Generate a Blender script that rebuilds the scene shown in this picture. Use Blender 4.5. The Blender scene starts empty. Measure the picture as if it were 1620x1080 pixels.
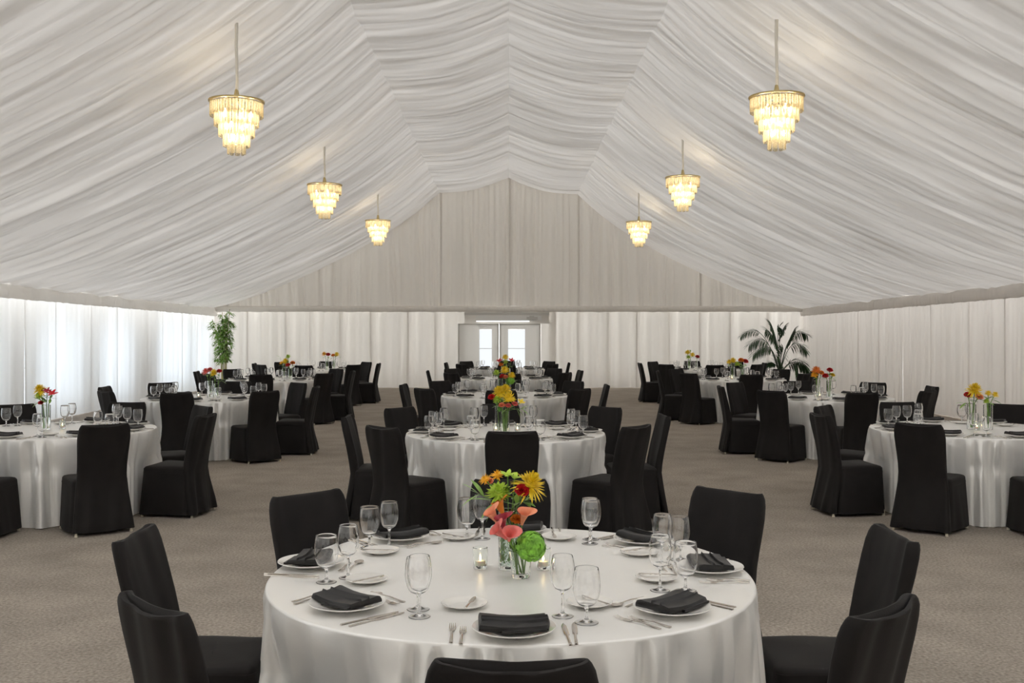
import bpy, math, random
import numpy as np
from math import sin, cos, pi, sqrt, atan2, radians, hypot
from mathutils import Vector, Matrix

random.seed(7)
RNG = np.random.default_rng(11)
SC = bpy.context.scene
COL = SC.collection

# ------------------------------------------------------------------ camera, sky, exposure
cam_data = bpy.data.cameras.new('camera')
cam = bpy.data.objects.new('camera', cam_data)
COL.objects.link(cam)
cam.location = (0, 0, 1.73)
cam.rotation_euler = (pi / 2, 0, 0)
cam_data.sensor_width = 36.0
cam_data.lens = 36.0 * 1640 / 1620
cam_data.shift_x = 5 / 1620
cam_data.shift_y = -19 / 1620
cam_data.clip_start = 0.05
cam_data.clip_end = 200
SC.camera = cam

SC.view_settings.view_transform = 'Standard'
SC.view_settings.look = 'None'
SC.view_settings.gamma = 1.0
SC.view_settings.use_curve_mapping = False
SC.view_settings.exposure = 0.12
SC.cycles.max_bounces = 24
SC.cycles.transmission_bounces = 24
SC.cycles.transparent_max_bounces = 16

world = bpy.data.worlds.new('sky')
SC.world = world
world.use_nodes = True
bg = world.node_tree.nodes['Background']
bg.inputs['Color'].default_value = (0.95, 0.975, 1.0, 1)     # even overcast daylight
bg.inputs['Strength'].default_value = 4.4

# ------------------------------------------------------------------ materials
def new_mat(name):
    m = bpy.data.materials.new(name)
    m.use_nodes = True
    nt = m.node_tree
    nt.nodes.clear()
    out = nt.nodes.new('ShaderNodeOutputMaterial')
    return m, nt, out

def principled(name, color, rough=0.5, metal=0.0, spec=0.5, trans=0.0, sheen=0.0, coat=0.0, sss=0.0,
               var=0.0, vscale=6.0, bump=0.0, bscale=200.0, vstretch=None, ior=1.45):
    m, nt, out = new_mat(name)
    p = nt.nodes.new('ShaderNodeBsdfPrincipled')
    p.inputs['Base Color'].default_value = (*color, 1)
    p.inputs['Roughness'].default_value = rough
    p.inputs['Metallic'].default_value = metal
    p.inputs['Specular IOR Level'].default_value = spec
    p.inputs['Transmission Weight'].default_value = trans
    p.inputs['Sheen Weight'].default_value = sheen
    p.inputs['Coat Weight'].default_value = coat
    p.inputs['IOR'].default_value = ior
    if sss:
        p.inputs['Subsurface Weight'].default_value = sss
        p.inputs['Subsurface Scale'].default_value = 0.02
    tc = nt.nodes.new('ShaderNodeTexCoord')
    mp = nt.nodes.new('ShaderNodeMapping')
    nt.links.new(tc.outputs['Object'], mp.inputs['Vector'])
    if vstretch:
        mp.inputs['Scale'].default_value = vstretch
    if var:
        n = nt.nodes.new('ShaderNodeTexNoise')
        n.inputs['Scale'].default_value = vscale
        n.inputs['Detail'].default_value = 4
        nt.links.new(mp.outputs[0], n.inputs['Vector'])
        r = nt.nodes.new('ShaderNodeMapRange')
        r.inputs['To Min'].default_value = 1 - var
        r.inputs['To Max'].default_value = 1 + var
        r.inputs['From Min'].default_value = 0.25
        r.inputs['From Max'].default_value = 0.75
        nt.links.new(n.outputs['Fac'], r.inputs['Value'])
        mx = nt.nodes.new('ShaderNodeMix')
        mx.data_type = 'RGBA'
        mx.blend_type = 'MULTIPLY'
        mx.inputs[0].default_value = 1.0
        mx.inputs[6].default_value = (*color, 1)
        nt.links.new(r.outputs[0], mx.inputs[7])
        nt.links.new(mx.outputs[2], p.inputs['Base Color'])
    if bump:
        n2 = nt.nodes.new('ShaderNodeTexNoise')
        n2.inputs['Scale'].default_value = bscale
        n2.inputs['Detail'].default_value = 3
        nt.links.new(tc.outputs['Object'], n2.inputs['Vector'])
        b = nt.nodes.new('ShaderNodeBump')
        b.inputs['Strength'].default_value = bump
        b.inputs['Distance'].default_value = 0.004
        nt.links.new(n2.outputs['Fac'], b.inputs['Height'])
        nt.links.new(b.outputs[0], p.inputs['Normal'])
    nt.links.new(p.outputs[0], out.inputs['Surface'])
    return m

def drape_mat(name, color, transl, fold_shade=0.0, scale=(1, 1, 1), weave=90.0):
    """cloth that reflects and lets light through; random streaks in the transmission paint in fold shading"""
    m, nt, out = new_mat(name)
    d = nt.nodes.new('ShaderNodeBsdfDiffuse')
    t = nt.nodes.new('ShaderNodeBsdfTranslucent')
    d.inputs['Color'].default_value = (*color, 1)
    t.inputs['Color'].default_value = (*color, 1)
    mx = nt.nodes.new('ShaderNodeMixShader')
    mx.inputs[0].default_value = transl
    tc = nt.nodes.new('ShaderNodeTexCoord')
    if fold_shade:
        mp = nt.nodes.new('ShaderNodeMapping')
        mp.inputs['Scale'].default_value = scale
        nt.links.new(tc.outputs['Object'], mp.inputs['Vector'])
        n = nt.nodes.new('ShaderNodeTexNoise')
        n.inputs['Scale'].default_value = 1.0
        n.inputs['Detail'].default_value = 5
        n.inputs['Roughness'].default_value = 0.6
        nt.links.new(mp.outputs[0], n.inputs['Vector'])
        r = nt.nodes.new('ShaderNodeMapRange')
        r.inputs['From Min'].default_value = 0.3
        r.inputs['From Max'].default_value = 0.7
        r.inputs['To Min'].default_value = transl * (1 - fold_shade)
        r.inputs['To Max'].default_value = transl * (1 + fold_shade)
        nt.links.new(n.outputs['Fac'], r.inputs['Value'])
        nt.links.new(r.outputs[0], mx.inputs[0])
    w = nt.nodes.new('ShaderNodeTexNoise')
    w.inputs['Scale'].default_value = weave
    nt.links.new(tc.outputs['Object'], w.inputs['Vector'])
    b = nt.nodes.new('ShaderNodeBump')
    b.inputs['Strength'].default_value = 0.15
    b.inputs['Distance'].default_value = 0.004
    nt.links.new(w.outputs['Fac'], b.inputs['Height'])
    nt.links.new(b.outputs[0], d.inputs['Normal'])
    nt.links.new(d.outputs[0], mx.inputs[1])
    nt.links.new(t.outputs[0], mx.inputs[2])
    nt.links.new(mx.outputs[0], out.inputs['Surface'])
    return m

def emit_mat(name, color, strength):
    m, nt, out = new_mat(name)
    e = nt.nodes.new('ShaderNodeEmission')
    e.inputs['Color'].default_value = (*color, 1)
    e.inputs['Strength'].default_value = strength
    nt.links.new(e.outputs[0], out.inputs['Surface'])
    return m

def glass_mat(name, color=(1, 1, 1), rough=0.0, ior=1.45):
    m, nt, out = new_mat(name)
    g = nt.nodes.new('ShaderNodeBsdfGlass')
    g.inputs['Color'].default_value = (*color, 1)
    g.inputs['Roughness'].default_value = rough
    g.inputs['IOR'].default_value = ior
    nt.links.new(g.outputs[0], out.inputs['Surface'])
    return m

def crystal_mat():
    m, nt, out = new_mat('acrylic_crystal')
    t = nt.nodes.new('ShaderNodeBsdfTranslucent')
    t.inputs['Color'].default_value = (0.72, 0.68, 0.575, 1)
    g = nt.nodes.new('ShaderNodeBsdfGlossy')
    g.inputs['Color'].default_value = (1.0, 0.95, 0.85, 1)
    g.inputs['Roughness'].default_value = 0.15
    tr = nt.nodes.new('ShaderNodeBsdfTransparent')
    tr.inputs['Color'].default_value = (1, 0.97, 0.9, 1)
    tc = nt.nodes.new('ShaderNodeTexCoord')
    v = nt.nodes.new('ShaderNodeTexVoronoi')
    v.inputs['Scale'].default_value = 70
    nt.links.new(tc.outputs['Object'], v.inputs['Vector'])
    r = nt.nodes.new('ShaderNodeMapRange')
    r.inputs['From Max'].default_value = 0.6
    r.inputs['To Min'].default_value = 0.16
    r.inputs['To Max'].default_value = 0.5
    nt.links.new(v.outputs['Distance'], r.inputs['Value'])
    a = nt.nodes.new('ShaderNodeMixShader')
    a.inputs[0].default_value = 0.12
    nt.links.new(t.outputs[0], a.inputs[1]); nt.links.new(g.outputs[0], a.inputs[2])
    b = nt.nodes.new('ShaderNodeMixShader')
    nt.links.new(r.outputs[0], b.inputs[0])
    nt.links.new(a.outputs[0], b.inputs[1]); nt.links.new(tr.outputs[0], b.inputs[2])
    nt.links.new(b.outputs[0], out.inputs['Surface'])
    return m

def carpet_mat():
    m, nt, out = new_mat('carpet')
    p = nt.nodes.new('ShaderNodeBsdfPrincipled')
    p.inputs['Roughness'].default_value = 0.95
    p.inputs['Specular IOR Level'].default_value = 0.1
    tc = nt.nodes.new('ShaderNodeTexCoord')
    n1 = nt.nodes.new('ShaderNodeTexNoise'); n1.inputs['Scale'].default_value = 55; n1.inputs['Detail'].default_value = 5
    n2 = nt.nodes.new('ShaderNodeTexNoise'); n2.inputs['Scale'].default_value = 2.2; n2.inputs['Detail'].default_value = 5
    for n in (n1, n2):
        nt.links.new(tc.outputs['Object'], n.inputs['Vector'])
    r1 = nt.nodes.new('ShaderNodeValToRGB')
    r1.color_ramp.elements[0].position = 0.3; r1.color_ramp.elements[0].color = (0.24, 0.206, 0.172, 1)
    r1.color_ramp.elements[1].position = 0.7; r1.color_ramp.elements[1].color = (0.46, 0.402, 0.342, 1)
    nt.links.new(n1.outputs['Fac'], r1.inputs[0])
    r2 = nt.nodes.new('ShaderNodeMapRange')
    r2.inputs['From Min'].default_value = 0.3; r2.inputs['From Max'].default_value = 0.7
    r2.inputs['To Min'].default_value = 0.86; r2.inputs['To Max'].default_value = 1.12
    nt.links.new(n2.outputs['Fac'], r2.inputs['Value'])
    mx = nt.nodes.new('ShaderNodeMix'); mx.data_type = 'RGBA'; mx.blend_type = 'MULTIPLY'
    mx.inputs[0].default_value = 1
    nt.links.new(r1.outputs[0], mx.inputs[6]); nt.links.new(r2.outputs[0], mx.inputs[7])
    nt.links.new(mx.outputs[2], p.inputs['Base Color'])
    n3 = nt.nodes.new('ShaderNodeTexNoise'); n3.inputs['Scale'].default_value = 160
    nt.links.new(tc.outputs['Object'], n3.inputs['Vector'])
    b = nt.nodes.new('ShaderNodeBump'); b.inputs['Strength'].default_value = 0.5; b.inputs['Distance'].default_value = 0.01
    nt.links.new(n3.outputs['Fac'], b.inputs['Height']); nt.links.new(b.outputs[0], p.inputs['Normal'])
    nt.links.new(p.outputs[0], out.inputs['Surface'])
    return m

M = dict(
    carpet=carpet_mat(),
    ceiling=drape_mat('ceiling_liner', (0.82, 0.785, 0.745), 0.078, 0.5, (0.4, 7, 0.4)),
    roof=drape_mat('fill_roof_vinyl', (0.85, 0.835, 0.81), 0.23),  # added for the unseen strips that throw extra light on the front table
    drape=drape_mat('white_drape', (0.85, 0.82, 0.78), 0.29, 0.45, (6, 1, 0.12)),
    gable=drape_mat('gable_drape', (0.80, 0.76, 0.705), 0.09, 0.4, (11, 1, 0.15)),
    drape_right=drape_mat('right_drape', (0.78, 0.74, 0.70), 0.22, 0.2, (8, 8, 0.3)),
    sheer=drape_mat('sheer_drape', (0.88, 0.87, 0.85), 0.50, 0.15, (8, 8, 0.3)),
    vinyl_side=drape_mat('white_side_vinyl', (0.85, 0.84, 0.82), 0.16),
    vinyl=drape_mat('white_vinyl', (0.85, 0.84, 0.82), 0.5),
    daylight=emit_mat('daylit_window_pane', (0.80, 0.90, 1.0), 2.5),
    doorlight=emit_mat('daylit_door_glass', (0.93, 0.97, 1.0), 0.95),
    slit=emit_mat('daylight_slit', (1.0, 1.0, 0.98), 1.5),
    satin=principled('white_satin_cloth', (0.90, 0.88, 0.845), 0.33, metal=0.28, spec=0.5, sheen=0.1, bump=0.05, bscale=250),
    black=principled('black_polyester', (0.0115, 0.0095, 0.0088), 0.70, spec=0.25, sheen=0.03, var=0.25, vscale=9, bump=0.12, bscale=170),
    napkin=principled('black_napkin_satin', (0.012, 0.0105, 0.010), 0.45, spec=0.4, sheen=0.05, bump=0.1, bscale=300),
    glide=principled('cream_glide', (0.62, 0.56, 0.44), 0.35),
    china=principled('white_china', (0.83, 0.80, 0.75), 0.12, spec=0.5, coat=0.3),
    steel=principled('polished_steel', (0.62, 0.58, 0.53), 0.16, metal=1.0),
    glass=glass_mat('clear_glass'),
    vase=glass_mat('vase_glass', (0.99, 1.0, 0.99)),
    gel=glass_mat('gel_beads', (0.97, 1.0, 0.98), 0.05, 1.25),
    wax=principled('white_wax', (0.93, 0.88, 0.78), 0.5, sss=0.4),
    flame=emit_mat('candle_flame', (1.0, 0.72, 0.34), 26),
    bulb=emit_mat('warm_bulb', (1.0, 0.85, 0.60), 58),
    crystal=crystal_mat(),
    brass=principled('antique_brass', (0.55, 0.44, 0.22), 0.35, metal=0.8),
    cord=principled('cream_cord_sleeve', (0.80, 0.76, 0.68), 0.7),
    stem=principled('green_stem', (0.16, 0.30, 0.05), 0.5),
    leaf=principled('green_leaf', (0.075, 0.20, 0.03), 0.4, var=0.25, vscale=20),
    bright_leaf=principled('bright_leaf', (0.28, 0.48, 0.10), 0.4, var=0.3, vscale=4),
    palm=principled('palm_leaf', (0.024, 0.062, 0.018), 0.4, var=0.3, vscale=4),
    cane=principled('bamboo_cane', (0.42, 0.38, 0.16), 0.4, var=0.2),
    pot=principled('black_pot', (0.018, 0.016, 0.015), 0.5),
    yellow=principled('yellow_petal', (0.93, 0.68, 0.03), 0.5, var=0.15, vscale=30),
    orange=principled('orange_petal', (0.88, 0.27, 0.03), 0.5, var=0.2, vscale=30),
    golden=principled('golden_petal', (0.92, 0.46, 0.015), 0.5),
    red=principled('red_petal', (0.62, 0.018, 0.025), 0.5, sss=0.1, var=0.2, vscale=30),
    peach=principled('peach_petal', (0.92, 0.33, 0.18), 0.5, var=0.15, vscale=30),
    pink=principled('coral_pink_petal', (0.85, 0.20, 0.17), 0.5, var=0.25, vscale=25),
    maroon=principled('wine_red_petal', (0.42, 0.03, 0.06), 0.45, sss=0.1, var=0.3, vscale=25),
    lime=principled('lime_petal', (0.46, 0.63, 0.06), 0.5, var=0.15, vscale=30),
    hydrangea=principled('green_floret', (0.20, 0.47, 0.04), 0.5, var=0.5, vscale=55),
    frame=principled('pale_grey_frame', (0.60, 0.58, 0.54), 0.45),
    box=principled('white_box', (0.82, 0.81, 0.78), 0.4),
)

# ------------------------------------------------------------------ helpers
def mesh(name, verts, faces, mat, smooth=True, sharp=48):
    me = bpy.data.meshes.new(name)
    me.from_pydata([tuple(v) for v in verts], [], faces)
    if smooth:
        me.polygons.foreach_set('use_smooth', [True] * len(me.polygons))
    me.materials.append(mat)
    me.update()
    if smooth and len(verts) < 9000:
        me.set_sharp_from_angle(angle=radians(sharp))
    return me

def obj(name, me, parent=None, loc=(0, 0, 0), rot=(0, 0, 0)):
    o = bpy.data.objects.new(name, me)
    COL.objects.link(o)
    o.location = loc
    o.rotation_euler = rot
    if parent:
        o.parent = parent
    return o

def tag(o, label=None, cat=None, group=None, kind=None):
    if label: o['label'] = label
    if cat: o['category'] = cat
    if group: o['group'] = group
    if kind: o['kind'] = kind
    return o

def thing(name, label, cat, loc=(0, 0, 0), rz=0.0, group=None):
    return tag(obj(name, None, None, loc, (0, 0, rz)), label, cat, group)

class Geo:
    def __init__(self):
        self.v = []; self.f = []
    def add(self, verts, faces, mtx=None):
        b = len(self.v)
        if mtx is not None:
            verts = [mtx @ Vector(q) for q in verts]
        self.v += [tuple(q) for q in verts]
        self.f += [tuple(i + b for i in f) for f in faces]
        return self
    def mesh(self, name, mat, smooth=True):
        return mesh(name, self.v, self.f, mat, smooth)

def lathe(prof, n=24, close=False):
    v = []; f = []
    m = len(prof)
    for r, z in prof:
        for i in range(n):
            a = 2 * pi * i / n
            v.append((r * cos(a), r * sin(a), z))
    for j in range(m - 1 if not close else m):
        j2 = (j + 1) % m
        for i in range(n):
            i2 = (i + 1) % n
            f.append((j * n + i, j * n + i2, j2 * n + i2, j2 * n + i))
    if not close:
        if prof[0][0] < 1e-3 or True:
            f.append(tuple(range(n - 1, -1, -1)))
            f.append(tuple((m - 1) * n + i for i in range(n)))
    return v, f

def rings(rr, cap=True):
    n = len(rr[0]); v = []; f = []
    for r in rr: v += r
    for j in range(len(rr) - 1):
        for i in range(n):
            i2 = (i + 1) % n
            f.append((j * n + i, j * n + i2, (j + 1) * n + i2, (j + 1) * n + i))
    if cap:
        f.append(tuple(range(n - 1, -1, -1)))
        f.append(tuple((len(rr) - 1) * n + i for i in range(n)))
    return v, f

def tube(pts, radii, n=6):
    pts = [Vector(p) for p in pts]
    rr = []
    up = Vector((0.13, 0.31, 1)).normalized()
    for k, p in enumerate(pts):
        d = (pts[min(k + 1, len(pts) - 1)] - pts[max(k - 1, 0)])
        if d.length < 1e-9: d = Vector((0, 0, 1))
        d.normalize()
        a = d.cross(up)
        if a.length < 1e-3: a = d.cross(Vector((1, 0, 0)))
        a.normalize(); b = d.cross(a)
        r = radii[k] if hasattr(radii, '__len__') else radii
        rr.append([tuple(p + a * (r * cos(2 * pi * i / n)) + b * (r * sin(2 * pi * i / n))) for i in range(n)])
    return rings(rr)

def box(x0, x1, y0, y1, z0, z1):
    v = [(x0, y0, z0), (x1, y0, z0), (x1, y1, z0), (x0, y1, z0), (x0, y0, z1), (x1, y0, z1), (x1, y1, z1), (x0, y1, z1)]
    f = [(0, 3, 2, 1), (4, 5, 6, 7), (0, 1, 5, 4), (1, 2, 6, 5), (2, 3, 7, 6), (3, 0, 4, 7)]
    return v, f

def grid(P):
    """P: numpy array (nu, nv, 3) -> verts, faces"""
    nu, nv, _ = P.shape
    idx = np.arange(nu * nv).reshape(nu, nv)
    f = np.stack([idx[:-1, :-1], idx[1:, :-1], idx[1:, 1:], idx[:-1, 1:]], -1).reshape(-1, 4)
    return P.reshape(-1, 3), f

def np_mesh(name, V, F, mat):
    me = bpy.data.meshes.new(name)
    me.vertices.add(len(V)); me.vertices.foreach_set('co', np.asarray(V, np.float32).ravel())
    me.loops.add(F.size); me.loops.foreach_set('vertex_index', F.astype(np.int32).ravel())
    me.polygons.add(len(F))
    me.polygons.foreach_set('loop_start', np.arange(0, F.size, 4, dtype=np.int32))
    me.polygons.foreach_set('use_smooth', np.ones(len(F), bool))
    me.materials.append(mat)
    me.update(calc_edges=True)
    return me

_LAT = RNG.random((64, 4096))
def noise1(x, ch=0):
    """smooth 1D value noise in 0..1"""
    x = np.asarray(x, float) + 700
    i = np.floor(x).astype(int); t = x - i
    t = t * t * (3 - 2 * t)
    L = _LAT[ch % 64]
    return L[i % 4096] * (1 - t) + L[(i + 1) % 4096] * t

def rrect(hx, hy, r, n, cx=0, cy=0):
    """rounded rectangle outline, n points (multiple of 4), counter-clockwise"""
    pts = []
    q = n // 4
    for c, (sx, sy) in enumerate(((1, 1), (-1, 1), (-1, -1), (1, -1))):
        for k in range(q):
            a = pi / 2 * c + pi / 2 * k / (q - 1)
            pts.append((cx + sx * (hx - r) + r * cos(a), cy + sy * (hy - r) + r * sin(a)))
    return pts

def dense_rrect(hx, hy, r, n, cx=0, cy=0):
    base = rrect(hx, hy, r, 40, cx, cy)
    P = np.array(base + [base[0]])
    s = np.r_[0, np.cumsum(np.hypot(*np.diff(P, axis=0).T))]
    t = np.linspace(0, s[-1], n, endpoint=False)
    return np.c_[np.interp(t, s, P[:, 0]), np.interp(t, s, P[:, 1])]

# ------------------------------------------------------------------ setting: floor
YB = 30.6            # back wall
XW = 8.7             # side walls
Y0 = -7.0
g = Geo()
NX, NY = 12, 24
fv, ff = box(-9.6, 9.6, Y0, YB + 0.8, -0.12, 0.0)
tag(obj('floor', mesh('floor', fv, ff, M['carpet'], False)), 'grey-brown looped carpet covering the tent floor', kind='structure')

# ------------------------------------------------------------------ setting: ceiling liner
PX = np.array([0, 1.0, 2.02, 2.2, 2.6, 3.1, 3.7, 4.5, 5.7, 7.2, 8.2, 8.75])
PZ = np.array([6.20, 5.93, 5.74, 5.58, 5.24, 4.88, 4.50, 4.06, 3.47, 2.82, 2.49, 2.36])
def prof(x):
    return np.interp(x, PX, PZ)
def rise(y):
    return 0.0116 * (YB - y)
STRIP = 1.6
def pleat(Y, X, ch):
    """gathers across the liner: sharp small folds over broad swells"""
    w = Y + 0.05 * np.sin(X * 0.9 + 1.3 * np.sin(Y)) + 0.10 * (noise1(X * 0.35 + 31 * np.floor(Y / STRIP), ch + 9) - 0.5)
    a = 1 - np.abs(2 * noise1(w / 0.21, ch) - 1)
    b = noise1(w / 0.075, ch + 1)
    c = noise1(w / 0.62, ch + 2)
    return 0.066 * a + 0.018 * b + 0.10 * c - 0.085

ceiling = tag(obj('ceiling', None), 'pleated ivory tent liner swagged from ridge to eaves', kind='structure')
k = 0
y1 = YB
while y1 > Y0 + 0.1:
    y0 = max(y1 - STRIP, Y0)
    far = y0 > 6.5
    fill_strip = 0.5 < y0 < 6.5            # unseen, more translucent strips, added to brighten the front table
    ny = 66 if far else 8
    for side in (-1, 1):
        for sec in (0, 1):
            xs = np.linspace(0, 2.02, 14) if sec == 0 else np.r_[np.linspace(2.02, 3.2, 10)[:-1], np.linspace(3.2, 8.75, 27)]
            ys = np.linspace(y0, y1, ny)
            Xg, Yg = np.meshgrid(xs, ys, indexing='ij')
            u = (Yg - y0) / (y1 - y0)
            billow = 4 * u * (1 - u)
            if sec == 0:
                s = Xg / 2.02
                sag = 0.13 * 4 * s * (1 - s) * 0.6 + billow * (0.05 + 0.03 * np.sin(pi * s))
                pl = pleat(Yg, Xg * side, 3 if side < 0 else 17) * 0.45 * np.minimum(s / 0.15, 1)
            else:
                s = np.clip((Xg - 2.02) / (8.75 - 2.02), 0, 1)
                sag = billow * (0.05 + 0.07 * np.sin(pi * s))
                fade = np.clip(0.45 + 0.55 * np.minimum(s / 0.12, 1), 0, 1) * (1 - 0.5 * np.clip((s - 0.85) / 0.15, 0, 1))
                pl = pleat(Yg, Xg * side, 3 if side < 0 else 17) * fade
            Z = prof(Xg) + rise(Yg) - sag - pl
            P = np.stack([Xg * side, Yg, Z], -1)
            V, F = grid(P)
            if side < 0: F = F[:, ::-1]
            obj('fill_roof_panel' if fill_strip else 'liner_panel', np_mesh('liner_panel', V, F, M['roof' if fill_strip else 'ceiling']), ceiling)
    y1 = y0
    k += 1

# ------------------------------------------------------------------ setting: drapes
def curtain_mesh(length, height_fn, seed, amp=0.045, wl=0.26, nper=60, nz=14, mat=None, gather=0.0, hem=0.0):
    """hanging pleated cloth in local x (along) / y (outwards) / z"""
    n = max(8, int(length * nper))
    xs = np.linspace(0, length, n)
    rows = []
    ts = np.linspace(0, 1, nz)
    for t in ts:
        z0, z1 = height_fn(xs)
        z = z0 + (z1 - z0) * t
        xsw = xs + 0.05 * (noise1(xs * 0.7 + t * 1.5 + seed * 7, 21) - 0.5) + 0.02 * (noise1(xs * 2 + t * 3 + seed * 3, 22) - 0.5)
        f = (1 - np.abs(2 * noise1(xsw / wl + seed * 13, 23) - 1)) + 0.5 * noise1(xsw / (wl * 0.37) + seed * 5, 24)
        a = amp * (0.55 + 0.45 * (1 - t)) if not gather else amp * (1 - 0.6 * abs(2 * t - 1) ** 2 * gather)
        y = a * (f - 0.7)
        rows.append(np.stack([xs, y, z], -1))
    V, F = grid(np.stack(rows, 1))
    return np_mesh('curtain', V, F, mat)

# back wall: solid vinyl end wall, lower drapes, gable drape, ruffle
gw = Geo().add(*box(-9.3, 9.3, YB + 0.45, YB + 0.5, 0, 7.0))
wall_back = tag(obj('wall_back', gw.mesh('wall_back', M['vinyl'], False)),
                'white tent end wall behind the drapes', kind='structure')
def flat(z0, z1):
    return lambda xs: (np.full_like(xs, z0), np.full_like(xs, z1))
edges = [-8.75, -7.75, -6.6, -5.9, -5.0, -4.1, -3.0, -2.2, -1.28]
for i in range(len(edges) - 1):
    obj('curtain', curtain_mesh(edges[i + 1] - edges[i] + 0.045, flat(0.015, 2.36), i, 0.10, 0.30, 56, 12, M['drape']), wall_back,
        (edges[i], YB - 0.02 * (i % 2), 0))
edges = [1.18, 2.0, 2.9, 3.75, 4.7, 5.6, 6.5, 7.6, 8.75]
for i in range(len(edges) - 1):
    obj('curtain', curtain_mesh(edges[i + 1] - edges[i] + 0.045, flat(0.015, 2.36), i + 20, 0.10, 0.30, 56, 12, M['drape']), wall_back,
        (edges[i], YB - 0.02 * (i % 2), 0))
# gable drape, cut to the roof line, in four widths
ge = [-8.7, -5.6, -2.02, 0.0, 2.02, 5.6, 8.7]
for i in range(6):
    x0, x1 = ge[i], ge[i + 1]
    def hf(xs, x0=x0):
        X = xs + x0
        low = 2.30 + 0.05 * np.abs(np.sin(X * 1.1)) + 0.03 * noise1(X * 3, 5) + 0.10 * np.exp(-(X / 0.6) ** 2)
        top = prof(np.abs(X)) + 0.04
        return np.minimum(low, top - 0.02), top
    obj('gable_curtain', curtain_mesh(x1 - x0 + 0.06, hf, 40 + i, 0.075, 0.17, 60, 16, M['gable'], gather=0.6), wall_back, (x0, YB - 0.16, 0))
# puffed ruffle along the gable foot
def ruffle(length, seed, mat, h=0.2, r=0.05):
    n = int(length * 34); m = 9
    xs = np.linspace(0, length, n)
    th = np.linspace(-0.5 * pi, 0.5 * pi, m)
    P = np.zeros((n, m, 3))
    for j, a in enumerate(th):
        b = 1 + 0.35 * (noise1(xs / 0.07 + j * 0.25 + seed, 31) - 0.5)
        P[:, j, 0] = xs
        P[:, j, 1] = -r * np.cos(a) * b - 0.012 * (noise1(xs / 0.05 + seed, 32))
        P[:, j, 2] = h / 2 * np.sin(a) + 0.015 * (noise1(xs / 0.11 + seed, 33) - 0.5) * (1 if j < 2 else 0.4)
    V, F = grid(P)
    return np_mesh('ruffle', V, F, mat)
tag(obj('trim_1', ruffle(17.4, 3, M['gable'], 0.17, 0.06), None, (-8.7, YB - 0.2, 2.33)),
    'gathered white ruffle along the foot of the gable drape', kind='structure')

gf = Geo().add(*box(-9.3, 9.3, Y0 - 0.05, Y0, 0, 7.0))
tag(obj('wall_front', gf.mesh('wall_front', M['vinyl'], False)), 'white tent end wall at the near end', kind='structure')
# side walls
WIN = [(3.2, 5.0), (6.4, 8.2), (9.6, 11.4), (12.8, 14.6), (16.0, 17.8), (19.2, 21.2), (22.1, 24.1), (25.8, 28.4), (28.7, 30.3)]
wall_left = tag(obj('wall_left', mesh('wall_left', *box(-9.3, -9.22, Y0, YB + 0.5, 0, 2.75), M['vinyl_side'], False)),
                'white tent side wall behind sheer drapes', kind='structure')
wall_right = tag(obj('wall_right', mesh('wall_right', *box(9.22, 9.3, Y0, YB + 0.5, 0, 2.75), M['vinyl'], False)),
                 'white tent side wall behind drapes', kind='structure')
for i, (a, b) in enumerate(WIN):
    w = tag(obj('window_%d' % (i + 1), None, None, (-9.2, a, 0.16)), 'tall tent window glowing with daylight behind the sheer drape', kind='structure')
    L = b - a
    gfr = Geo()
    gfr.add(*box(-0.02, 0.02, 0, L, 0, 0.05)); gfr.add(*box(-0.02, 0.02, 0, L, 1.65, 1.70))
    gfr.add(*box(-0.02, 0.02, 0, 0.05, 0, 1.7)); gfr.add(*box(-0.02, 0.02, L - 0.05, L, 0, 1.7))
    gfr.add(*box(-0.02, 0.02, L / 2 - 0.015, L / 2 + 0.015, 0, 1.7)); gfr.add(*box(-0.02, 0.02, 0, L, 0.82, 0.85))
    obj('window_frame', gfr.mesh('window_frame', M['box'], False), w)
    for q in range(2):
        obj('pane', mesh('pane', *box(-0.008, 0.008, 0.05 + q * (L / 2 - 0.035), L / 2 - 0.015 + q * (L / 2 - 0.035), 0.05, 1.65), M['daylight'], False), w)
def side_panels(wall, side, mat, spacing, amp, wl):
    y = YB + 0.02
    i = 0
    while y > Y0:
        L = spacing[i % len(spacing)]
        y2 = max(y - L, Y0)
        L = y - y2
        hf = lambda xs, y=y, s=side: (np.full_like(xs, 0.015), 2.36 + rise((y - L + xs) if s < 0 else (y - xs)) + 0.0)
        me = curtain_mesh(L + 0.04, hf, 60 + i * 3 + (0 if side < 0 else 200), amp, wl, 34 if y > 9 else 10, 10, mat)
        # local x runs along the wall, local -y into the room
        if side < 0:
            obj('curtain', me, wall, (-XW - 0.012 * (i % 2), y - L, 0), (0, 0, pi / 2))
        else:
            obj('curtain', me, wall, (XW + 0.012 * (i % 2), y, 0), (0, 0, -pi / 2))
        y = y2
        i += 1
side_panels(wall_left, -1, M['sheer'], [1.7, 1.3, 1.6, 1.1, 1.9, 1.4], 0.05, 0.30)
side_panels(wall_right, 1, M['drape_right'], [1.5, 1.5, 1.8, 1.4], 0.03, 0.16)
for nm, side, i in (('trim_2', -1, 1), ('trim_3', 1, 2)):
    L = YB - Y0
    me = ruffle(L, i, M['drape'] if side < 0 else M['drape_right'], 0.24, 0.04)
    o = obj(nm, me, None, (side * (XW - 0.07), Y0 if side < 0 else YB, (2.36 - 0.12) + (rise(Y0) if side < 0 else 0)))
    ang = math.atan(0.0116)
    o.rotation_euler = (0, ang if side < 0 else -ang, (pi / 2) if side < 0 else -pi / 2)
    tag(o, 'gathered white valance along the top of the %s drapes' % ('left' if side < 0 else 'right'), kind='structure')

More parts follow.
